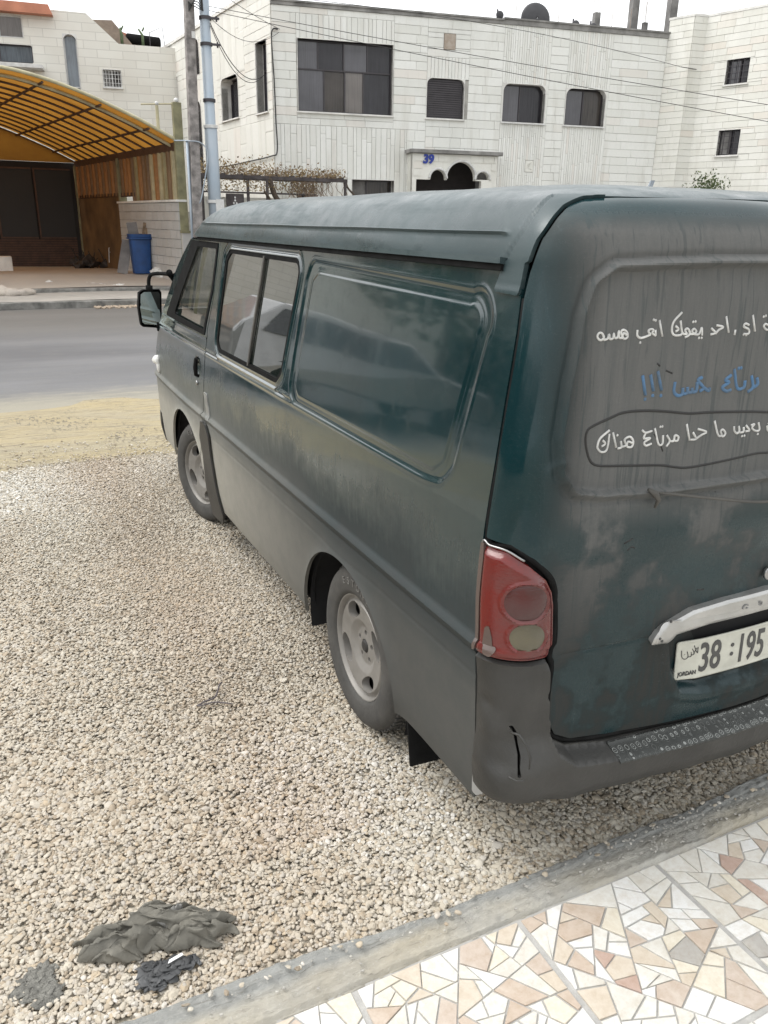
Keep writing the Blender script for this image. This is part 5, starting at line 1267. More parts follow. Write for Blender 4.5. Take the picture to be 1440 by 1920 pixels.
# mud guard behind the front wheel
sheet('mud_guard', [(-2.80, .722), (-2.72, .735), (-2.665, .66), (-2.66, .54), (-2.63, .40), (-2.56, .24), (-2.60, .16), (-2.83, .14), (-2.86, .30), (-2.84, .52), (-2.87, .62)], .01, .016, M_bumper, mirror=True, thick=.01)

# ---- nose panel, windshield, lamps, front bumper
def frontgrid(v0, v1, e0, n=90, dv=.015, h=None):
    vs = lin(v0, v1, dv); T, V = np.meshgrid(np.linspace(0, 1, n), vs, indexing='ij')
    tot = fRF(V)*np.pi/2+(fW(V)-fRF(V)); E = e0+(tot-e0)*T
    return -(Lsf(V)+E), V
U, V = frontgrid(.46, 1.19, .108)
def f_nose(u, v):
    e = -u-Lsf(v); return -np.minimum(np.maximum(np.maximum(-(e-.16), (e-.62)), np.maximum(.80-v, v-.97)), 9)*1.0
nose = panel('nose_panel', U, V, f_nose, lambda u, v: .006*G(v, .753, .01), M_side, van, mirror='join')
U, V = frontgrid(1.205, 1.655, .19)
panel('windshield', U, V, None, lambda u, v: -.006, M_cabglass, van, thick=.004, mirror='join')
for e0, e1 in ((.095, .195),):
    vs = lin(1.195, 1.66, .02); T, V = np.meshgrid(np.linspace(0, 1, 8), vs, indexing='ij'); U = -(Lsf(V)+e0+(e1-e0)*T)
    panel('windshield_pillar', U, V, None, lambda u, v: .004, M_black, van, mirror=True)
M_lens = simple('clear_lamp_lens', (.75, .75, .72), .12, var=.05, coat=1)
for sg in (1, -1):
    vs = lin(.805, .965, .02); T, V = np.meshgrid(np.linspace(0, 1, 24), vs, indexing='ij'); U = -(Lsf(V)+.165+.45*T)
    W3 = S(U, V, .004+0*U); ni, nj = U.shape
    vv = W3.reshape(-1, 3)*np.array([sg, 1, 1]); fs = [(i*nj+j, (i+1)*nj+j, (i+1)*nj+j+1, i*nj+j+1) for i in range(ni-1) for j in range(nj-1)]
    mk('headlight', vv, fs, M_lens, van, True)
q = S(-4.01, .86, .012); mb = MB(); mb.ico(tuple(S(-4.04, .865, .010)), .026, (1.1, 1.0, 1.3), 3, .3, 2); mb.ico(tuple(S(-4.03, .83, .004)), .02, (.9, 1, 2.6), 4, .2, 2)
mb.build('side_marker', simple('white_marker_lens', (.8, .8, .78), .25, var=.05, coat=.5), van, True)
U, V = frontgrid(.27, .47, -.30, 60, .02)
panel('front_bumper', U, V, lambda u, v: np.maximum(-ar_f(u, v), (u+Lsf(v)-.03)), lambda u, v: .012*G(v, .38, .09), M_bumper, van, mirror='join')

# ---- roof (high sloping sides) with its seam to the rear pillars
SEAM = [(-.073, 1.66), (-.071, 1.673), (-.01, 1.745), (.035, 1.80), (.062, 1.845), (.10, 1.885)]
vs = np.concatenate([lin(1.676, 1.90, .005), lin(1.91, 2.10, .012)[1:], lin(2.12, 2.515, .03)])
def ring(V, nc=16):
    W, R, RF, L = fW(V), fR(V), fRF(V), Lsf(V)
    segs = []
    a = [(R*np.pi/2+(W-R), R*np.pi/2, 34), (R*np.pi/2, 0*V, nc*2), (0*V, -.35+0*V, 34), (-.35+0*V, -L, 150), (-L, -(L+RF*np.pi/2), nc), (-(L+RF*np.pi/2), -(L+RF*np.pi/2+W-RF), 16)]
    for x0, x1, n in a: segs += [x0+(x1-x0)*k/n for k in range(n)]
    segs.append(a[-1][1]); return np.stack(segs, 0)
V1 = vs; U = ring(V1[None, :].repeat(1, 0)[0]); V = np.broadcast_to(V1, U.shape).copy()
def f_roof(u, v):
    us_ = polyx(v, SEAM)
    a = u-(us_-.003)            # behind the seam ...
    b = 1.849-v                 # ... and below the tailgate head
    return np.minimum(a, b)
def h_roof(u, v):
    L = Lsf(v)
    h = .0075*G(v, 1.735, .0032)*ss(u, -2.9, -2.8)*(1-ss(u, -.09, -.07))*ss(-u, .07, .09)
    h = h+.003*ss(v, 1.732, 1.738)*ss(-u, .08, .11)
    h = h+.003*G(u-polyx(v, SEAM), -.022, .004)*(v < 1.86)-.003*G(u-polyx(v, SEAM), -.012, .004)*(v < 1.86)
    return h+.002*np.sin(u*2.3)*np.sin(v*30)*0+.0015*np.sin(u*7+v*19)
panel('roof', U, V, f_roof, h_roof, M_roof, van, mirror='join')
# rear pillar caps between roof seam and tailgate
TG = [(.000, .2), (.000, 1.60), (.006, 1.65), (.030, 1.7235), (.058, 1.765), (.084, 1.803), (.125, 1.835), (.20, 1.846)]
us = lin(-.105, .22, .004); vs = lin(1.602, 1.85, .004); U, V = gridUV(us, vs)
def f_cap(u, v):
    d = np.maximum(polyx(v, SEAM)+.002-u, u-(polyx(v, TG)-.003))
    low = [(-.073, 1.69), (-.103, 1.615), (-.100, 1.606), (-.012, 1.603), (-.005, 1.61), (.004, 1.69)]
    d = np.where(v > 1.678, d, sd_poly(u, v, low))
    return np.maximum(d, v-1.845)
panel('pillar_cap', U, V, f_cap, lambda u, v: .005+.002*G(v, 1.61, .01), M_roof, van, thick=.012, mirror=True)

# ---- tailgate
RWIN = [(.215, 1.682), (.50, 1.690), (.9, 1.690), (1.6, 1.690), (1.6, 1.135), (.9, 1.138), (.50, 1.130), (.30, 1.140), (.215, 1.155), (.160, 1.21), (.140, 1.30), (.138, 1.42), (.143, 1.57), (.160, 1.645)]
BOT = [(.214, .740), (.214, .69), (.207, .62), (.204, .54), (.222, .492), (.275, .462), (.40, .440), (.7, .430), (1.2, .430)]
def vbot(u): return np.interp(u, [x[0] for x in BOT[4:]], [x[1] for x in BOT[4:]])
TGP = [(.010, 1.046), (.080, 1.044), (.142, 1.010), (.190, .970), (.214, .930), (.223, .885), (.226, .80), (.226, .69), (.219, .62), (.216, .54), (.234, .500), (.285, .472), (.41, .452), (.7, .440), (1.3, .438), (1.3, 1.842), (.20, 1.842), (.130, 1.836), (.092, 1.806), (.066, 1.768), (.038, 1.727), (.017, 1.655), (.0105, 1.60)]
us = lin(0, .20, .005); 
vs = lin(.43, 1.85, .006)
vs = lin(.43, 1.85, .0042)
T, V = np.meshgrid(np.concatenate([np.linspace(0, .25, 64), np.linspace(.25, 1, 170)[1:]]), vs, indexing='ij')
U = T*(fR(V)*np.pi/2+(fW(V)-fR(V)))
STRP = [(.521, .726), (.537, .752), (.562, .773), (.635, .800), (.75, .811), (.905, .815), (1.06, .811), (1.175, .800), (1.248, .773), (1.273, .752), (1.289, .726), (1.238, .722), (1.212, .735), (1.1, .748), (.905, .752), (.71, .748), (.602, .736), (.572, .722)]
REC = [(.575, .735), (.60, .60), (.640, .530), (.72, .510), (1.09, .510), (1.17, .530), (1.21, .60), (1.235, .735), (1.15, .755), (.66, .755)]
def h_tail(u, v):
    dw = sd_poly(u, v, RWIN, .05)
    h = .014*G(dw, -.010, .0085)-.005*G(dw, .008, .007)-.010*ss(-dw, .014, .023)
    dr = sd_poly(u, v, REC, .03); h = h-.030*ss(-dr, .0, .030)+.003*G(dr, .012, .012)
    h = h-.003*G(v-.733-.02*(u-.23)*0, 0, .004)*ss(u, .235, .26)*(1-ss(u, .53, .56))*1.0
    h = h+.007*G(v, 1.03, .07)*ss(u, .3, .55)-.004*G(v, .93, .05)
    h = h+.0035*np.sin(u*8+1)*np.sin(v*6)+.0016*np.sin(u*21+v*5)*np.sin(v*17)
    h = h-.004*G(np.hypot(u-.36, v-.60), 0, .05)-.003*G(np.hypot(u-.45, v-1.0), 0, .05)
    h = h+.004*G(np.hypot(u-.17, (v-1.22)*1.2), .03, .012)
    return h
tail = panel('tailgate', U, V, lambda u, v: sd_poly(u, v, TGP), h_tail, M_rear, van, mirror='join', thick=.02)
# rear-door rubber seen in the wide gap round the lamp and bumper
gapline = [(.004, 1.60), (.004, 1.30), (.004, 1.046), (.078, 1.040), (.139, 1.006), (.186, .967), (.209, .928), (.218, .885), (.221, .80), (.221, .69), (.214, .62), (.210, .54), (.228, .496), (.28, .466), (.40, .446), (.7, .436), (.9, .436)]
for sg in (1, -1):
    mb = MB(); pts = [on(u, v, -.010) for u, v in catmull(gapline, 4)]
    mb.tube([Vector((p.x*sg, p.y, p.z)) for p in pts], .0095, 6); mb.build('gap_seal', M_black, van, True)

# ---- dark inner lining (what shows in the gaps), with openings at the windows
vs = np.concatenate([lin(.26, 1.80, .03), [1.83, 1.9, 2.0, 2.2, 2.5]]); U = ring(vs); V = np.broadcast_to(vs, U.shape).copy()
def f_in(u, v):
    d = -sd_poly(u, v, WIN, .03)-.01
    d = np.maximum(d, -np.maximum(-(u+2.60+.35*(1.63-v)*1), 1.21-v)*1.0) if False else d
    cab = np.minimum(np.minimum(-(u+2.60), v-1.20), 1.64-v)
    d = np.maximum(d, cab); d = np.maximum(d, -ar_r(u, v)); return np.maximum(d, -ar_f(u, v))
panel('inner_lining', U, V, f_in, lambda u, v: -.030, M_shell, van, thick=0, mirror='join', smooth=False)
mb = MB(); mb.box(-.62, .62, .10, 4.2, .27, .33); mb.box(-.60, .60, 1.95, 2.0, .35, 1.1)
mb.box(-.45, .45, .3, .8, .22, .27); mb.build('floor_pan', M_shell, van)
mb = MB()
for sx in (-.42, .42):
    mb.box(sx-.25, sx+.25, 2.35, 2.9, .75, .88); mb.box(sx-.24, sx+.24, 2.2, 2.33, .85, 1.32); mb.box(sx-.12, sx+.12, 2.2, 2.28, 1.34, 1.52)
mb.build('cab_seats', M_seat, van, bevel=.03)
mb = MB(); mb.box(-.72, .72, 3.25, 3.75, .8, 1.12); mb.build('dashboard', M_shell, van, bevel=.05)
mb = MB(); cc = Vector((-.42, 3.12, 1.16)); mb.tube([cc+Vector((.19*math.cos(a), .10*math.sin(a)*.6, .19*math.sin(a)*.75)) for a in np.linspace(0, 2*math.pi, 30)], .014, 6, False); mb.tube([cc, cc+Vector((0, .3, -.12))], .03, 6)
mb.build('steering_wheel', M_black, van, True)
# axle, exhaust, wheel wells
mb = MB(); mb.tube([(-.7, .924, .30), (.7, .924, .30)], .05, 10); mb.ico((0, .924, .3), .13, (1.2, .9, .9), 1, .05); mb.tube([(.3, 2.8, .24), (.35, 1.2, .26), (.4, .5, .3), (.42, .1, .25)], .03, 8)
mb.box(-.5, -.42, .1, 4.0, .26, .36); mb.box(.42, .5, .1, 4.0, .26, .36)
mb.build('chassis', M_shell, van)
for (yc, a, b) in ((.985, .43, .395), (3.40, .47, .42)):
    for sg in (1, -1):
        mb = MB(); t = np.linspace(-.25, math.pi+.25, 26); ring_ = [(yc+a*math.cos(x), .27+b*math.sin(x)) for x in t]
        vv = [(-.80*sg, y, z) for y, z in ring_]+[(-.56*sg, y, z) for y, z in ring_]+[(-.56*sg, yc, .2)]
        n = len(ring_); fs = [(i, i+1, n+i+1, n+i) for i in range(n-1)]+[(n+i, n+i+1, 2*n) for i in range(n-1)]
        mb.add(vv, fs); mb.build('wheel_well', M_shell, van)

# ---- tail lamps
def lens_mat(name, col, rough=.15, tr=.2):
    m, nt, p = mat(name)
    g = noise(nt, 60, 2, .5, sc3=(1, 1, 4)); n2 = noise(nt, 9, 5, .6)
    nt.links.new(mixc(nt, rng_(nt, n2, .35, .7), col, tuple(x*.6+.02 for x in col)), p.inputs['Base Color'])
    p.inputs['Roughness'].default_value = rough; p.inputs['Coat Weight'].default_value = .25; p.inputs['Coat Roughness'].default_value = .2
    nt.links.new(bump(nt, g, .25, .004), p.inputs['Normal']); return m
M_red = lens_mat('red_lamp_plastic', (.125, .006, .004)); M_red2 = lens_mat('dark_red_lamp_plastic', (.060, .007, .007))
M_rev = lens_mat('yellowed_lamp_plastic', (.105, .092, .055)); M_clear = lens_mat('clear_lamp_edge', (.10, .07, .06))
LMP = [(.010, 1.028), (.074, 1.025), (.130, .993), (.174, .956), (.196, .920), (.204, .884), (.207, .80), (.208, .742), (.10, .745), (.010, .745)]
us = lin(0, .215, .004); vs = lin(.735, 1.04, .004); U, V = gridUV(us, vs)
def h_lamp(u, v):
    d = sd_poly(u, v, LMP, .012); h = .004+.014*ss(-d, 0, .02)
    for c, r in (((.128, .905), .052), ((.134, .812), .044)):
        q = np.hypot(u-c[0], v-c[1]); h = h+.004*G(q, r, .004)-.003*ss(-q, -r, -r+.01)
    return h
lamp = panel('tail_lamp', U, V, lambda u, v: sd_poly(u, v, LMP, .012), h_lamp, M_red, van, mirror=True, thick=.02)
for (c, r, nm, m_) in (((.128, .905), .049, 'brake_lens', M_red2), ((.134, .812), .042, 'reverse_lens', M_rev)):
    P_ = [(c[0]+r*math.cos(a), c[1]+r*math.sin(a)) for a in np.linspace(0, 2*math.pi, 24, endpoint=False)]
    us2 = lin(c[0]-r-.01, c[0]+r+.01, .004); vs2 = lin(c[1]-r-.01, c[1]+r+.01, .004); U, V = gridUV(us2, vs2)
    panel(nm, U, V, lambda u, v: np.hypot(u-c[0], v-c[1])-r, lambda u, v: .0165+.006*(1-(np.hypot(u-c[0], v-c[1])/r)**2), m_, lamp, thick=.006)
sheet('lamp_edge_strip', [(.006, 1.034), (.016, 1.034), (.019, 1.0), (.016, .75), (.006, .75)], .003, .013, M_clear, d=.003, mirror=False, thick=.01)
sheet('broken_corner', [(.040, .825), (.050, .835), (.058, .80), (.060, .775), (.075, .760), (.06, .752), (.045, .755), (.035, .775)], .004, .0205, M_clear, d=.003, mirror=False, thick=.004, label='broken pale corner of the red tail lamp lens')
mb = MB(); mb.tube([on(u, v, .008) for u, v in catmull([(.006, .745), (.006, .9), (.006, 1.03), (.03, 1.033), (.074, 1.031), (.115, 1.010)], 5)], .0032, 6); mb.build('lamp_trim', M_chrome, van, True)

# ---- rear bumper
def vtop(u): return np.interp(u, [-.2, .204, .206, .212, .225, .27, .40, .7, 2.0], [.728, .728, .62, .53, .488, .455, .435, .426, .426])
def h_bump(u, v):
    t = vtop(u)
    e = ss(u, .18, .27)
    low = ss(v, .50, .405)             # bulge of the lower bar
    h1 = .004+.040*ss(.52-v, 0, .11)
    h2 = .062*ss(t-v, .004, .028)
    h = h1*(1-e)+h2*e
    h = h-.035*ss(.36-v, 0, .10)
    h = h*(.25+.75*ss(u, -.02, .10))
    h = h+.010*G(np.hypot((u-.055)*1.0, (v-.52)*.8), 0, .035)-.012*G(np.hypot(u-.085, v-.44), 0, .030)-.007*G(np.hypot(u-.04, v-.60), 0, .02)
    return h+.0018*np.sin(u*31+v*11)*np.sin(v*37)
bbot = lambda u: np.interp(u, [0, .1, .36, .73, 1.07, 2], [.335, .325, .305, .285, .265, .265])
CRK = [(.100, .553), (.112, .552), (.121, .535), (.125, .50), (.130, .47), (.127, .44), (.130, .42), (.122, .418), (.122, .445), (.123, .475), (.118, .505), (.112, .535)]
vs = lin(.235, .73, .0045); T, V = np.meshgrid(np.concatenate([np.linspace(0, .26, 60), np.linspace(.26, 1, 120)[1:]]), vs, indexing='ij')
U = .004+T*(fR(V)*np.pi/2+(fW(V)-fR(V))-.004)
def f_bmp(u, v, crack=True):
    d = np.maximum(np.maximum(v-vtop(u), bbot(u)-v), .006+.006*np.sin(v*60)*(v < .45)-u)
    d = np.where(u > .206, d, np.maximum(d, np.maximum(u-.206, -9) if False else -9))
    return np.maximum(d, -sd_poly(u, v, CRK))
bump_ = panel('rear_bumper', U, V, f_bmp, h_bump, M_bumper, van, mirror='join', thick=.012)
# folded lip at the torn corner and the pale torn edge of the sill
sheet('torn_edge', [(.006, .36), (.030, .41), (.022, .43), (.034, .40), (.045, .36), (.042, .31), (.020, .285), (.004, .29)], .004, .012, simple('bare_torn_metal', (.34, .34, .33), .6), d=.004, mirror=False, thick=.004, label='torn pale metal edge at the bumper corner')
mb = MB(); mb.tube([on(*q) for q in ((.104, .552, .03), (.122, .556, .045), (.134, .53, .055), (.139, .50, .063), (.137, .47, .068))], [.002, .004, .003, .004, .002], 5)
mb.tube([on(*q) for q in ((.105, .435, .058), (.118, .428, .062), (.130, .432, .066))], .003, 5)
mb.build('crack_lip', M_bumper, bump_, True)
# embossed step plate
us = lin(.405, 1.42, .0035); tt = np.linspace(0, 1, 14); U, T = gridUV(us, tt); V = .431-.028*T
q0 = 0
def hs(u, v):
    t = (.431-v)/.033
    hh = .006+(.064-.006)*ss(.431-v, .0, .026)+.0025
    cy = .25+.5*(np.floor(u/.034) % 2); du = (u % .034)-.017; dd = np.hypot(du/.014, (t-cy)/.30)
    return hh+.0015*(dd < 1)
M_step, nt, p = mat('embossed_metal')
g = nt.nodes.new('ShaderNodeNewGeometry'); mp = nt.nodes.new('ShaderNodeMapping'); mp.inputs['Scale'].default_value = (52, 20, 84); nt.links.new(g.outputs['Position'], mp.inputs[0])
vo = nt.nodes.new('ShaderNodeTexVoronoi'); vo.inputs['Scale'].default_value = 1; vo.inputs['Randomness'].default_value = .35; nt.links.new(mp.outputs[0], vo.inputs['Vector'])
rg = math_(nt, 'SINE', math_(nt, 'MULTIPLY', vo.outputs['Distance'], 26), 0)
rg = math_(nt, 'MULTIPLY', rng_(nt, rg, -.3, .6), rng_(nt, vo.outputs['Distance'], .55, .42))
nt.links.new(mixc(nt, rg, (.05, .053, .051), (.26, .27, .26)), p.inputs['Base Color']); p.inputs['Metallic'].default_value = .5; p.inputs['Roughness'].default_value = .42
nt.links.new(bump(nt, rg, .8, .004), p.inputs['Normal'])
panel('step_plate', U, V, None, hs, M_step, van, thick=.004)

# ---- handle strip, number plate, lock
M_strip = simple('brushed_trim', (.50, .50, .49), .38, .75, var=.2, nscale=12, bumps=.1, bscale=30, col2=(.38, .38, .37))
us = lin(.51, 1.30, .006); vs = lin(.715, .82, .004); U, V = gridUV(us, vs)
strp = panel('handle_strip', U, V, lambda u, v: sd_poly(u, v, STRP), lambda u, v: .018+.006*ss(-sd_poly(u, v, STRP), 0, .008), M_strip, van, thick=.024)
us = lin(.56, 1.25, .01)
PLT = [(.637, .562), (.700, .566), (1.175, .568), (1.175, .693), (.700, .690), (.637, .682)]
M_plate = simple('plate_white', (.50, .50, .44), .45, var=.08, nscale=20); M_char = simple('plate_black', (.06, .06, .06), .5); M_gr = simple('engraved_grey', (.26, .26, .26), .5, .5)
def hp_(u, v): return np.interp(u, [.637, .70, 1.2], [-.020, -.004, -.004])
us = lin(.63, 1.18, .006); vs = lin(.555, .70, .004); U, V = gridUV(us, vs)
plate = panel('number_plate', U, V, lambda u, v: sd_poly(u, v, PLT, .008), lambda u, v: hp_(u, v)+.002*G(sd_poly(u, v, PLT, .008), -.004, .0025), M_plate, van, thick=.003)
def skin_text(name, txt, u, v, h, size, m, parent, sx=1., slope=0., ext=.0008, dens=True, bold=0.):
    cu = bpy.data.curves.new(name, 'FONT'); cu.body = txt; cu.size = size; cu.extrude = ext; cu.resolution_u = 3; cu.offset = bold
    o = bpy.data.objects.new(name, cu); COL.objects.link(o); dg = bpy.context.evaluated_depsgraph_get()
    me = bpy.data.meshes.new_from_object(o.evaluated_get(dg)); bpy.data.objects.remove(o)
    bm = bmesh.new(); bm.from_mesh(me)
    bmesh.ops.triangulate(bm, faces=bm.faces[:])
    for q in bm.verts:
        x, y, z = q.co; uu = u+x*sx; vv = v+y+slope*x; q.co = on(uu, vv, (h(uu, vv) if callable(h) else h)+z+.0012)
    bm.to_mesh(me); bm.free(); me.materials.clear(); me.materials.append(m)
    return link(bpy.data.objects.new(name, me), parent)
skin_text('plate_digits', '38', .700, .587, hp_, .128, M_char, plate, .64, bold=.0016)
skin_text('plate_digits', '195', .838, .587, hp_, .128, M_char, plate, .60, bold=.0016)
mb = MB()
for vv in (.619, .648): 
    c = on(.822, vv, -.004); mb.tube([c, c+Vector((0, -.002, 0))], .006, 12)
mb.build('plate_dots', M_char, plate)
skin_text('plate_country', 'JORDAN', .645, .574, hp_, .0185, M_char, plate, .72, slope=.10, bold=.0003)
for i, (ch, dx) in enumerate((('G', 0), ('R', .060), ('A', .118))):
    skin_text('strip_letter', ch, .80+dx, .766, .0245, .034, M_gr, strp, 1.0, bold=.0004)
mb = MB(); c = on(.905, .862, .004)
mb.tube([c, c+Vector((0, -.010, 0))], .020, 20); mb.build('tailgate_lock', M_chrome, van, True, bevel=.002)
# nicks and screws on the strip
mb = MB()
for u, v in ((.541, .737), (.566, .768), (.549, .733)):
    c = on(u, v, .022); mb.tube([c, c+Vector((0, -.003, 0))], .004, 8)
mb.build('strip_rivets', M_char, strp)

# ---- hanging trim below the rear panel
mb = MB(); pts = catmull([(.440, 1.146, .008), (.50, 1.137, .030), (.62, 1.115, .035), (.78, 1.088, .035), (.92, 1.083, .03), (1.05, 1.09, .02)], 6)
mb.tube([on(u, v, h) for u, v, h in pts], [.0045 if i > 3 else .003 for i in range(len(pts))], 6, flat=.5)
mb.tube([on(.425, 1.155, .016), on(.445, 1.142, .020), (on(.46, 1.125, .02)), on(.455, 1.105, .018)], [.004, .009, .007, .003], 6)
mb.build('hanging_trim', M_dustpl, van, True)

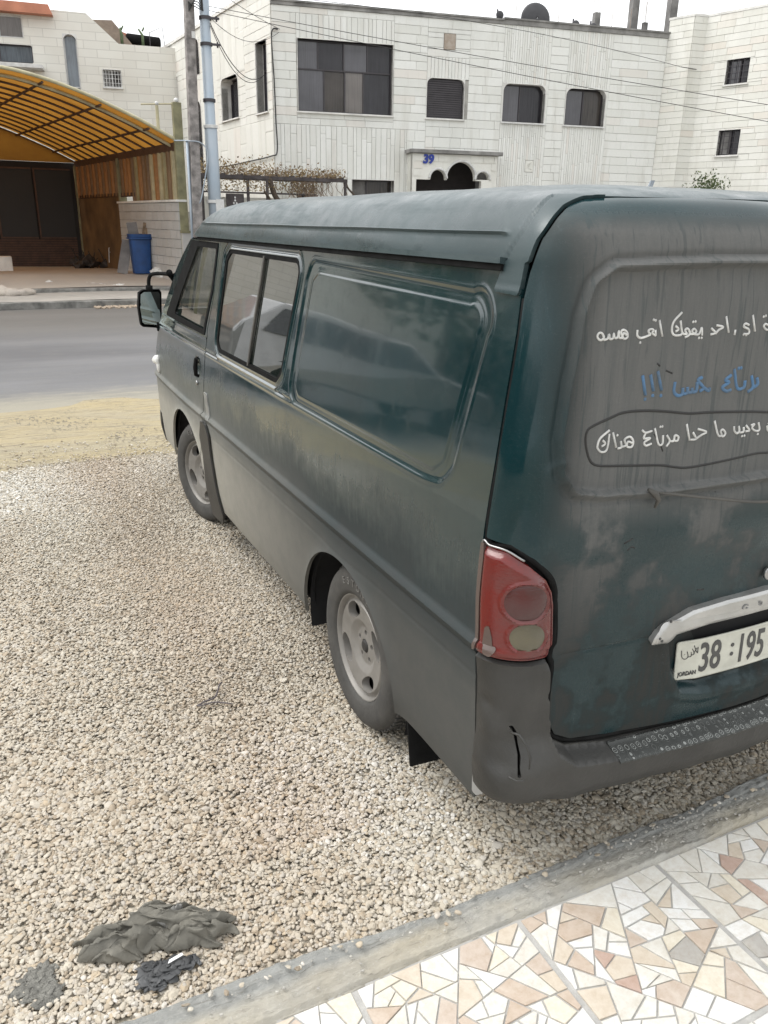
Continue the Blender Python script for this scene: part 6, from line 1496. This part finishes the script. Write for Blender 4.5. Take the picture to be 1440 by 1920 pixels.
# ---- writing on the rear panel (traced pen strokes lying on the metal)
def strokes(name, data, r, m, parent, hf=None, off=.0):
    hf = hf or h_tail; mb = MB()
    P3 = lambda a, b: on(a, b, float(hf(np.float64(a), np.float64(b)))+off)
    for st in data:
        if len(st) == 1:
            mb.ico(tuple(P3(*st[0])), r*1.25, (1, .5, 1), 1, 0, 1); continue
        pts = catmull(st, 5) if len(st) > 2 else st
        mb.tube([P3(a, b) for a, b in pts], r, 6)
    return mb.build(name, m, parent, True)
M_wpen = simple('white_paint_marker', (.66, .66, .64), .6, nscale=38, col2=(.40, .40, .39))
M_bpen = simple('blue_chalk_marker', (.070, .175, .33), .8, nscale=30, col2=(.085, .12, .16))
M_kpen = simple('black_marker', (.012, .012, .012), .5)
STROKES = {"w1": [[[0.2252, 1.5192], [0.2191, 1.5157], [0.2109, 1.5198], [0.2075, 1.5263], [0.2111, 1.5318], [0.2185, 1.5315], [0.2253, 1.524], [0.2278, 1.5166], [0.2374, 1.5187], [0.2395, 1.5275], [0.2437, 1.5178], [0.2519, 1.5188], [0.252, 1.5292], [0.2566, 1.5195], [0.2644, 1.5208], [0.2647, 1.5342], [0.2686, 1.52], [0.2787, 1.5184]], [[0.2787, 1.5184], [0.2717, 1.5317], [0.2772, 1.5363], [0.288, 1.5311], [0.2922, 1.5198], [0.2845, 1.5162], [0.2779, 1.5219], [0.2795, 1.5292], [0.2886, 1.5247]], [[0.3168, 1.5349], [0.3196, 1.5226], [0.3304, 1.5164], [0.3468, 1.5194], [0.3573, 1.5233]], [[0.3325, 1.506]], [[0.3573, 1.5233], [0.3491, 1.5306], [0.3533, 1.5353], [0.3631, 1.5334], [0.3615, 1.5264], [0.3732, 1.5201]], [[0.3732, 1.5201], [0.3689, 1.5332]], [[0.3588, 1.5561]], [[0.3648, 1.5546]], [[0.3754, 1.555], [0.393, 1.5178]], [[0.4373, 1.5709], [0.4181, 1.5506], [0.4168, 1.5318], [0.4267, 1.52], [0.4446, 1.5194], [0.4494, 1.5236]], [[0.4258, 1.5406], [0.4363, 1.5328], [0.429, 1.5275]], [[0.4375, 1.5524], [0.4476, 1.5276], [0.4549, 1.5214], [0.4637, 1.5211]], [[0.4637, 1.5211], [0.4561, 1.53], [0.4618, 1.5337], [0.4692, 1.5276], [0.4707, 1.5186], [0.4595, 1.5133]], [[0.4709, 1.5209], [0.4827, 1.5206], [0.4888, 1.5263], [0.4818, 1.5325], [0.4768, 1.5274], [0.4848, 1.5205], [0.4988, 1.5201], [0.5023, 1.5342], [0.5082, 1.5164]], [[0.4749, 1.5485]], [[0.4815, 1.549]], [[0.5012, 1.511]], [[0.5089, 1.5108]], [[0.5303, 1.5325], [0.5452, 1.5213], [0.5321, 1.5177]], [[0.5436, 1.5388], [0.5641, 1.5342], [0.5529, 1.5278], [0.546, 1.5186]], [[0.5663, 1.5588], [0.5843, 1.5208]], [[0.6028, 1.527], [0.6037, 1.5144]], [[0.6419, 1.5367], [0.6292, 1.5404], [0.6268, 1.5331], [0.6434, 1.5268], [0.6465, 1.5165], [0.6318, 1.5159]], [[0.6407, 1.5132]], [[0.6322, 1.5145]], [[0.6474, 1.5602], [0.6656, 1.521]], [[0.7068, 1.523], [0.6992, 1.525], [0.6909, 1.5322], [0.6952, 1.5378], [0.7031, 1.5352]], [[0.6845, 1.5552]], [[0.6909, 1.5571]]], "w3": [[[0.2958, 1.3069], [0.2728, 1.2902], [0.2689, 1.2752], [0.2709, 1.2665], [0.2828, 1.2568], [0.2971, 1.2578], [0.2999, 1.2724], [0.2979, 1.2983]], [[0.2817, 1.2843], [0.2908, 1.2756], [0.2818, 1.2696]], [[0.3076, 1.3008], [0.3259, 1.2632]], [[0.3299, 1.2604], [0.341, 1.2629], [0.3361, 1.2779]], [[0.3229, 1.2927]], [[0.341, 1.2629], [0.3535, 1.2666], [0.3468, 1.2804], [0.3613, 1.2861], [0.3733, 1.2747], [0.3717, 1.2609], [0.3578, 1.2628], [0.3579, 1.2743], [0.3738, 1.2694]], [[0.3937, 1.2992], [0.4061, 1.292], [0.4243, 1.2951]], [[0.4063, 1.2912], [0.4044, 1.2785], [0.4233, 1.2777], [0.4077, 1.2691], [0.4142, 1.2601], [0.4302, 1.2637]], [[0.4313, 1.3009], [0.4522, 1.2612], [0.4643, 1.261], [0.4605, 1.2818]], [[0.4472, 1.3032]], [[0.4531, 1.3034]], [[0.4719, 1.2809], [0.4845, 1.2658], [0.4783, 1.252]], [[0.4836, 1.2658], [0.4964, 1.2648], [0.4971, 1.2783], [0.5081, 1.2746], [0.5082, 1.2646], [0.4975, 1.2655]], [[0.5246, 1.3047], [0.5449, 1.2628]], [[0.5496, 1.2822], [0.5633, 1.265], [0.5469, 1.2638]], [[0.5616, 1.2899], [0.59, 1.2806], [0.5773, 1.2737], [0.5633, 1.265]], [[0.608, 1.3067], [0.6289, 1.2697], [0.6396, 1.2689], [0.6344, 1.2787], [0.6401, 1.2827], [0.65, 1.2728], [0.6445, 1.2648], [0.637, 1.2702]], [[0.6731, 1.2882], [0.6778, 1.2761], [0.6883, 1.2694], [0.6931, 1.2767], [0.6877, 1.2882]], [[0.6949, 1.2711], [0.707, 1.272], [0.705, 1.2843]], [[0.7067, 1.2609]], [[0.7142, 1.2614]], [[0.7109, 1.2882], [0.7265, 1.2741], [0.7135, 1.2725]], [[0.7272, 1.2869], [0.7382, 1.289], [0.7329, 1.2798], [0.748, 1.2712], [0.7601, 1.2732], [0.7508, 1.2925]], [[0.7589, 1.2621]], [[0.7833, 1.2817], [0.7891, 1.2707], [0.7943, 1.2673]], [[0.7874, 1.2877]]], "b": [[[0.3617, 1.4303], [0.3825, 1.3832]], [[0.385, 1.3735]], [[0.3843, 1.4308], [0.403, 1.3921]], [[0.4048, 1.3808]], [[0.4026, 1.4382], [0.426, 1.3921]], [[0.4286, 1.3794]], [[0.4602, 1.41], [0.463, 1.3877], [0.4767, 1.3766], [0.4887, 1.3793], [0.4869, 1.3949]], [[0.4913, 1.3792], [0.5029, 1.382], [0.5002, 1.3959]], [[0.5042, 1.3819], [0.5155, 1.383], [0.5146, 1.3934]], [[0.5168, 1.3829], [0.5291, 1.385], [0.5259, 1.4066]], [[0.5379, 1.4171], [0.527, 1.41], [0.5498, 1.3915], [0.5391, 1.3834]], [[0.5498, 1.3915], [0.5674, 1.3836], [0.5682, 1.3912]], [[0.627, 1.4182], [0.6123, 1.4063], [0.6257, 1.4007], [0.6078, 1.3891], [0.6235, 1.379], [0.6371, 1.3818]], [[0.6319, 1.4326], [0.6551, 1.3857], [0.6751, 1.3853], [0.6741, 1.4023]], [[0.6453, 1.4333]], [[0.6523, 1.434]], [[0.6904, 1.4138], [0.7039, 1.3846], [0.6908, 1.3729]], [[0.7045, 1.3828], [0.716, 1.3911], [0.7086, 1.4075]]], "k": [[[0.7774, 1.3169], [0.7069, 1.3232], [0.5901, 1.3293], [0.5238, 1.3308], [0.4571, 1.3397], [0.3923, 1.3458], [0.3298, 1.346], [0.2908, 1.3361], [0.2373, 1.3186], [0.2283, 1.3043], [0.233, 1.2803], [0.2495, 1.248], [0.266, 1.2307], [0.2931, 1.222], [0.3619, 1.2159], [0.4711, 1.2064], [0.517, 1.1979], [0.5538, 1.1927], [0.607, 1.1952], [0.6973, 1.2038], [0.7683, 1.2103], [0.8148, 1.2085]]], "dirt": [[[0.3959, 1.4568], [0.4062, 1.4497]], [[0.4258, 1.4388], [0.4467, 1.431]], [[0.3797, 1.4559]], [[0.4326, 1.2875], [0.4561, 1.2627], [0.4711, 1.2418]], [[0.6181, 1.1282]], [[0.6579, 1.1194]], [[0.399, 1.0152], [0.4226, 1.0256]], [[0.4133, 0.9952], [0.4246, 1.0027], [0.4357, 0.9989]], [[0.4787, 0.9793]], [[0.6591, 0.8478], [0.6824, 0.8455]]], "ar": [[[0.6501, 0.6566], [0.6533, 0.6346], [0.6632, 0.6295], [0.6696, 0.6374], [0.6664, 0.6534]], [[0.6599, 0.644]], [[0.6774, 0.6512], [0.6782, 0.6387], [0.6698, 0.6358]], [[0.68, 0.6613], [0.6864, 0.6463], [0.6802, 0.6414]], [[0.6841, 0.6711], [0.6946, 0.6477], [0.6956, 0.6658]], [[0.6925, 0.6634], [0.6846, 0.6467]]]}
strokes('white_writing', STROKES['w1'], .0029, M_wpen, tail); strokes('white_writing', STROKES['w3'], .0029, M_wpen, tail)
strokes('blue_writing', STROKES['b'], .0047, M_bpen, tail, off=-.0010); strokes('black_outline', STROKES['k'], .0040, M_kpen, tail, off=-.0018)
strokes('oil_marks', STROKES['dirt'], .0030, M_kpen, tail, off=-.0018)
strokes('plate_script', STROKES['ar'], .0011, M_char, plate, hf=lambda u, v: hp_(u, v)+.001)

# ---- wheels
M_tyre = simple('dusty_tyre', (.075, .072, .066), .85, var=.3, nscale=14, bumps=.2, bscale=80, col2=(.045, .044, .042))
M_letter = simple('tyre_letter_grey', (.16, .155, .145), .8)
M_rim = simple('dusty_alloy', (.27, .258, .24), .55, .3, var=.2, nscale=10, col2=(.20, .19, .175))
M_hub = simple('dark_hub', (.03, .028, .026), .7)
def wheel(cx, cy, cz, steer=0.):
    root = thing('wheel', (cx, cy, cz), None, None); del_ = None
    def T(x, y, h):    # x,y in wheel plane, h outward (-x)
        c, s = math.cos(steer), math.sin(steer)
        X, Y = -h, x
        return (cx+X*c-Y*s, cy+X*s+Y*c, cz+y)
    R0 = .312
    prof = [(.197, -.005), (.203, .004), (.215, .008), (.245, .013), (.275, .010), (.294, .000), (.304, -.014), (.310, -.035), (R0, -.08), (.310, -.13), (.300, -.165), (.27, -.18), (.20, -.17)]
    fr_ = lambda r: r if r < .2 else .2+(r-.2)*.94
    mb = MB(); mb.lathe([(fr_(r), h) for r, h in prof], 72, T)
    ty = mb.build('tyre', M_tyre, root, True)
    mb = MB()
    for k in range(64):
        a = 2*math.pi*k/64; a2 = a+.055
        for h0, h1, r0, sh in ((-.022, -.055, .306, 0), (-.062, -.10, .3105, .03), (-.107, -.145, .307, 0)):
            q = []
            for rr, hh in ((r0, h0), (r0, h1)):
                for aa in (a+sh, a2+sh): q.append((rr, hh, aa))
            q = [(fr_(r), h, t) for r, h, t in q]; vv = [T(r*math.cos(t), r*math.sin(t), h) for r, h, t in q]+[T((r+.008)*math.cos(t), (r+.008)*math.sin(t), h) for r, h, t in q]
            mb.add(vv, [(0, 1, 3, 2), (4, 5, 7, 6), (0, 1, 5, 4), (2, 3, 7, 6), (0, 2, 6, 4), (1, 3, 7, 5)])
    mb.build('tread', M_tyre, ty)
    for i_, ch in enumerate('ESTONE'):
        cu = bpy.data.curves.new('t', 'FONT'); cu.body = ch; cu.size = .038; cu.extrude = .0012; cu.align_x = 'CENTER'
        o = bpy.data.objects.new('t', cu); COL.objects.link(o); me = bpy.data.meshes.new_from_object(o.evaluated_get(bpy.context.evaluated_depsgraph_get())); bpy.data.objects.remove(o)
        a_ = R_(112-i_*9.5)
        for q in me.vertices:
            x, y, z = q.co; rr = .236+y; aa = a_-x/.25; q.co = Vector(T(-rr*math.cos(aa), rr*math.sin(aa), .0135+z))
        me.materials.clear(); me.materials.append(M_letter); link(bpy.data.objects.new('tyre_letter', me), ty)
    # rim face as clipped polar sheet
    rs = np.linspace(.001, .196, 52); as_ = np.linspace(0, 2*np.pi, 181); RR, AA = gridUV(rs, as_)
    OP = [R_(x) for x in (62, 152, 242, 332)]
    def fld(r, a):
        d = np.full(r.shape, -1.)
        for o in OP:
            da = (a-o+np.pi) % (2*np.pi)-np.pi; tw = .25*(r-.13)/.06
            q = np.sqrt(((r-.138)/.030)**2+((da-tw*.35)/.40)**2); d = np.maximum(d, (1-q)*.03)
        for k in range(5):
            b = 2*np.pi*k/5+.3; d = np.maximum(d, .0095-np.hypot(r*np.cos(a)-.052*np.cos(b), r*np.sin(a)-.052*np.sin(b)))
        d = np.maximum(d, .026-r); return d
    pv, fs = clip_sheet(np.stack([RR, AA], -1), fld(RR, AA))
    def hh(r, a):
        return np.interp(r, [0, .03, .07, .10, .165, .176, .184, .190, .196], [-.030, -.030, -.034, -.018, -.010, -.022, -.024, -.004, -.003])
    def pt(q, off=0.): return [T(r*math.cos(a), r*math.sin(a), h+off) for (r, a), h in zip(q, hh(q[:, 0], q[:, 1]))]
    vv = pt(pv); ed = rim_edges(fs); ids = sorted({i for e in ed for i in e}); n0 = len(vv); k = {i: n0+j for j, i in enumerate(ids)}
    vv += pt(pv[ids], -.03); fs = fs+[(b, a, k[a], k[b]) for a, b in ed]
    rim = mk('rim', vv, fs, M_rim, root, True); rim.data.set_sharp_from_angle(angle=R_(40))
    mb = MB(); mb.lathe([(.001, -.062), (.19, -.062), (.195, -.03)], 40, T); mb.lathe([(.001, -.022), (.018, -.024), (.024, -.030), (.024, -.06)], 24, T)
    for kk in range(5):
        b = 2*math.pi*kk/5+.3; mb.lathe([(.001, -.040), (.007, -.040), (.008, -.05)], 6, lambda x, y, h, b=b: T(x+.052*math.cos(b), y+.052*math.sin(b), h))
    mb.build('hub', M_hub, root)
    return root
def sub_to(root):   # a wheel belongs to the van: tyre and rim are its sub-parts
    root.parent = van; root.matrix_parent_inverse = Matrix.Translation(-van.location)
    for k_ in ('label', 'category'):
        if k_ in root: del root[k_]
w1 = wheel(-.806, .928, .316); sub_to(w1)
w2 = wheel(-.796, 3.262, .316, R_(15)); sub_to(w2)
def mirror_wheel(w):
    r = w.copy(); COL.objects.link(r); r.parent = van; r.matrix_parent_inverse = w.matrix_parent_inverse.copy()
    r.location = (-w.location.x, w.location.y, w.location.z)
    for ch in list(w.children):
        c2 = ch.copy(); COL.objects.link(c2); c2.parent = r; c2.matrix_parent_inverse = Matrix.Rotation(math.pi, 4, 'Z') @ Matrix.Translation(-w.location)
mirror_wheel(w1); mirror_wheel(w2)
def flap(x0, x1, y, z0, z1, tilt):
    mb = MB(); mb.add([(x0, y, z1), (x1, y, z1), (x1+.01, y-tilt, z0), (x0+.004, y-tilt, z0+.012), (x0, y+.008, z1), (x1, y+.008, z1), (x1+.01, y-tilt+.008, z0), (x0+.004, y-tilt+.008, z0+.012)],
      [(0, 1, 2, 3), (7, 6, 5, 4), (0, 4, 5, 1), (1, 5, 6, 2), (2, 6, 7, 3), (3, 7, 4, 0)]); mb.build('mud_flap', M_black, van)
flap(-.80, -.56, .575, .065, .40, .05); flap(.60, .81, .575, .10, .40, .05)
# ---- door mirror
def mirror_(sg):
    def X(p): return Vector((p[0]*sg, p[1], p[2]))
    mc = Vector((-.862, 4.10, 1.215)); ax = Vector((.955, .10, 0)).normalized(); up = Vector((0.03, 0, 1)).normalized(); nn = ax.cross(up)
    def pt(a, b, d): q = mc+ax*a+up*b-nn*d; return X(q)
    P_ = [(-.075, -.135), (-.06, -.15), (.055, -.165), (.078, -.15), (.085, .11), (.070, .135), (-.05, .135), (-.078, .115), (-.088, 0)]; P_ = [(a*.88, b*.80) for a, b in P_]
    mb = MB(); n = len(P_); vv = []
    for sc_, d in ((1.0, -.012), (1.04, 0), (1.0, .03), (.7, .065), (.01, .075)): vv += [pt(a*sc_, b*sc_, d) for a, b in P_]
    fs = [(k*n+i, k*n+(i+1) % n, (k+1)*n+(i+1) % n, (k+1)*n+i) for k in range(4) for i in range(n)]
    mb.add(vv, fs); h = mb.build('mirror', M_black, van, True)
    m, nt, p = mat('mirror_glass'); p.inputs['Metallic'].default_value = 1; p.inputs['Roughness'].default_value = .03; p.inputs['Base Color'].default_value = (.6, .65, .62, 1)
    mb = MB(); mb.add([pt(a*.87, b*.88, -.009) for a, b in P_], [tuple(range(n))]); mb.build('mirror_glass', m, h)
    mb = MB(); mb.tube([X(q) for q in catmull([mc+up*.10, mc+up*.17+ax*.0, mc+up*.205+ax*.02+Vector((0, -.02, 0)), mc+up*.215+ax*.07+Vector((0, -.15, 0)), Vector((-.765, 3.78, 1.43))], 5)], .012, 8)
    mb.tube([X(q) for q in (mc+up*.10, mc+up*.135)], .022, 8)
    mb.build('mirror_arm', M_black, h, True); mb = MB()
    mb.tube([X(q) for q in (mc-up*.10+ax*.04, mc-up*.15+ax*.05, Vector((-.79, 4.12, 1.06)))], .012, 8)
    mb.build('mirror_strut', M_black, h, True); mb = MB()
    mb.tube([X(q) for q in (Vector((-.80, 3.73, 1.45)), Vector((-.75, 3.86, 1.40)), Vector((-.72, 3.70, 1.47)))], [.02, .03, .02], 8)
    mb.build('mirror_bracket', M_black, h, True)
mirror_(1); mirror_(-1)
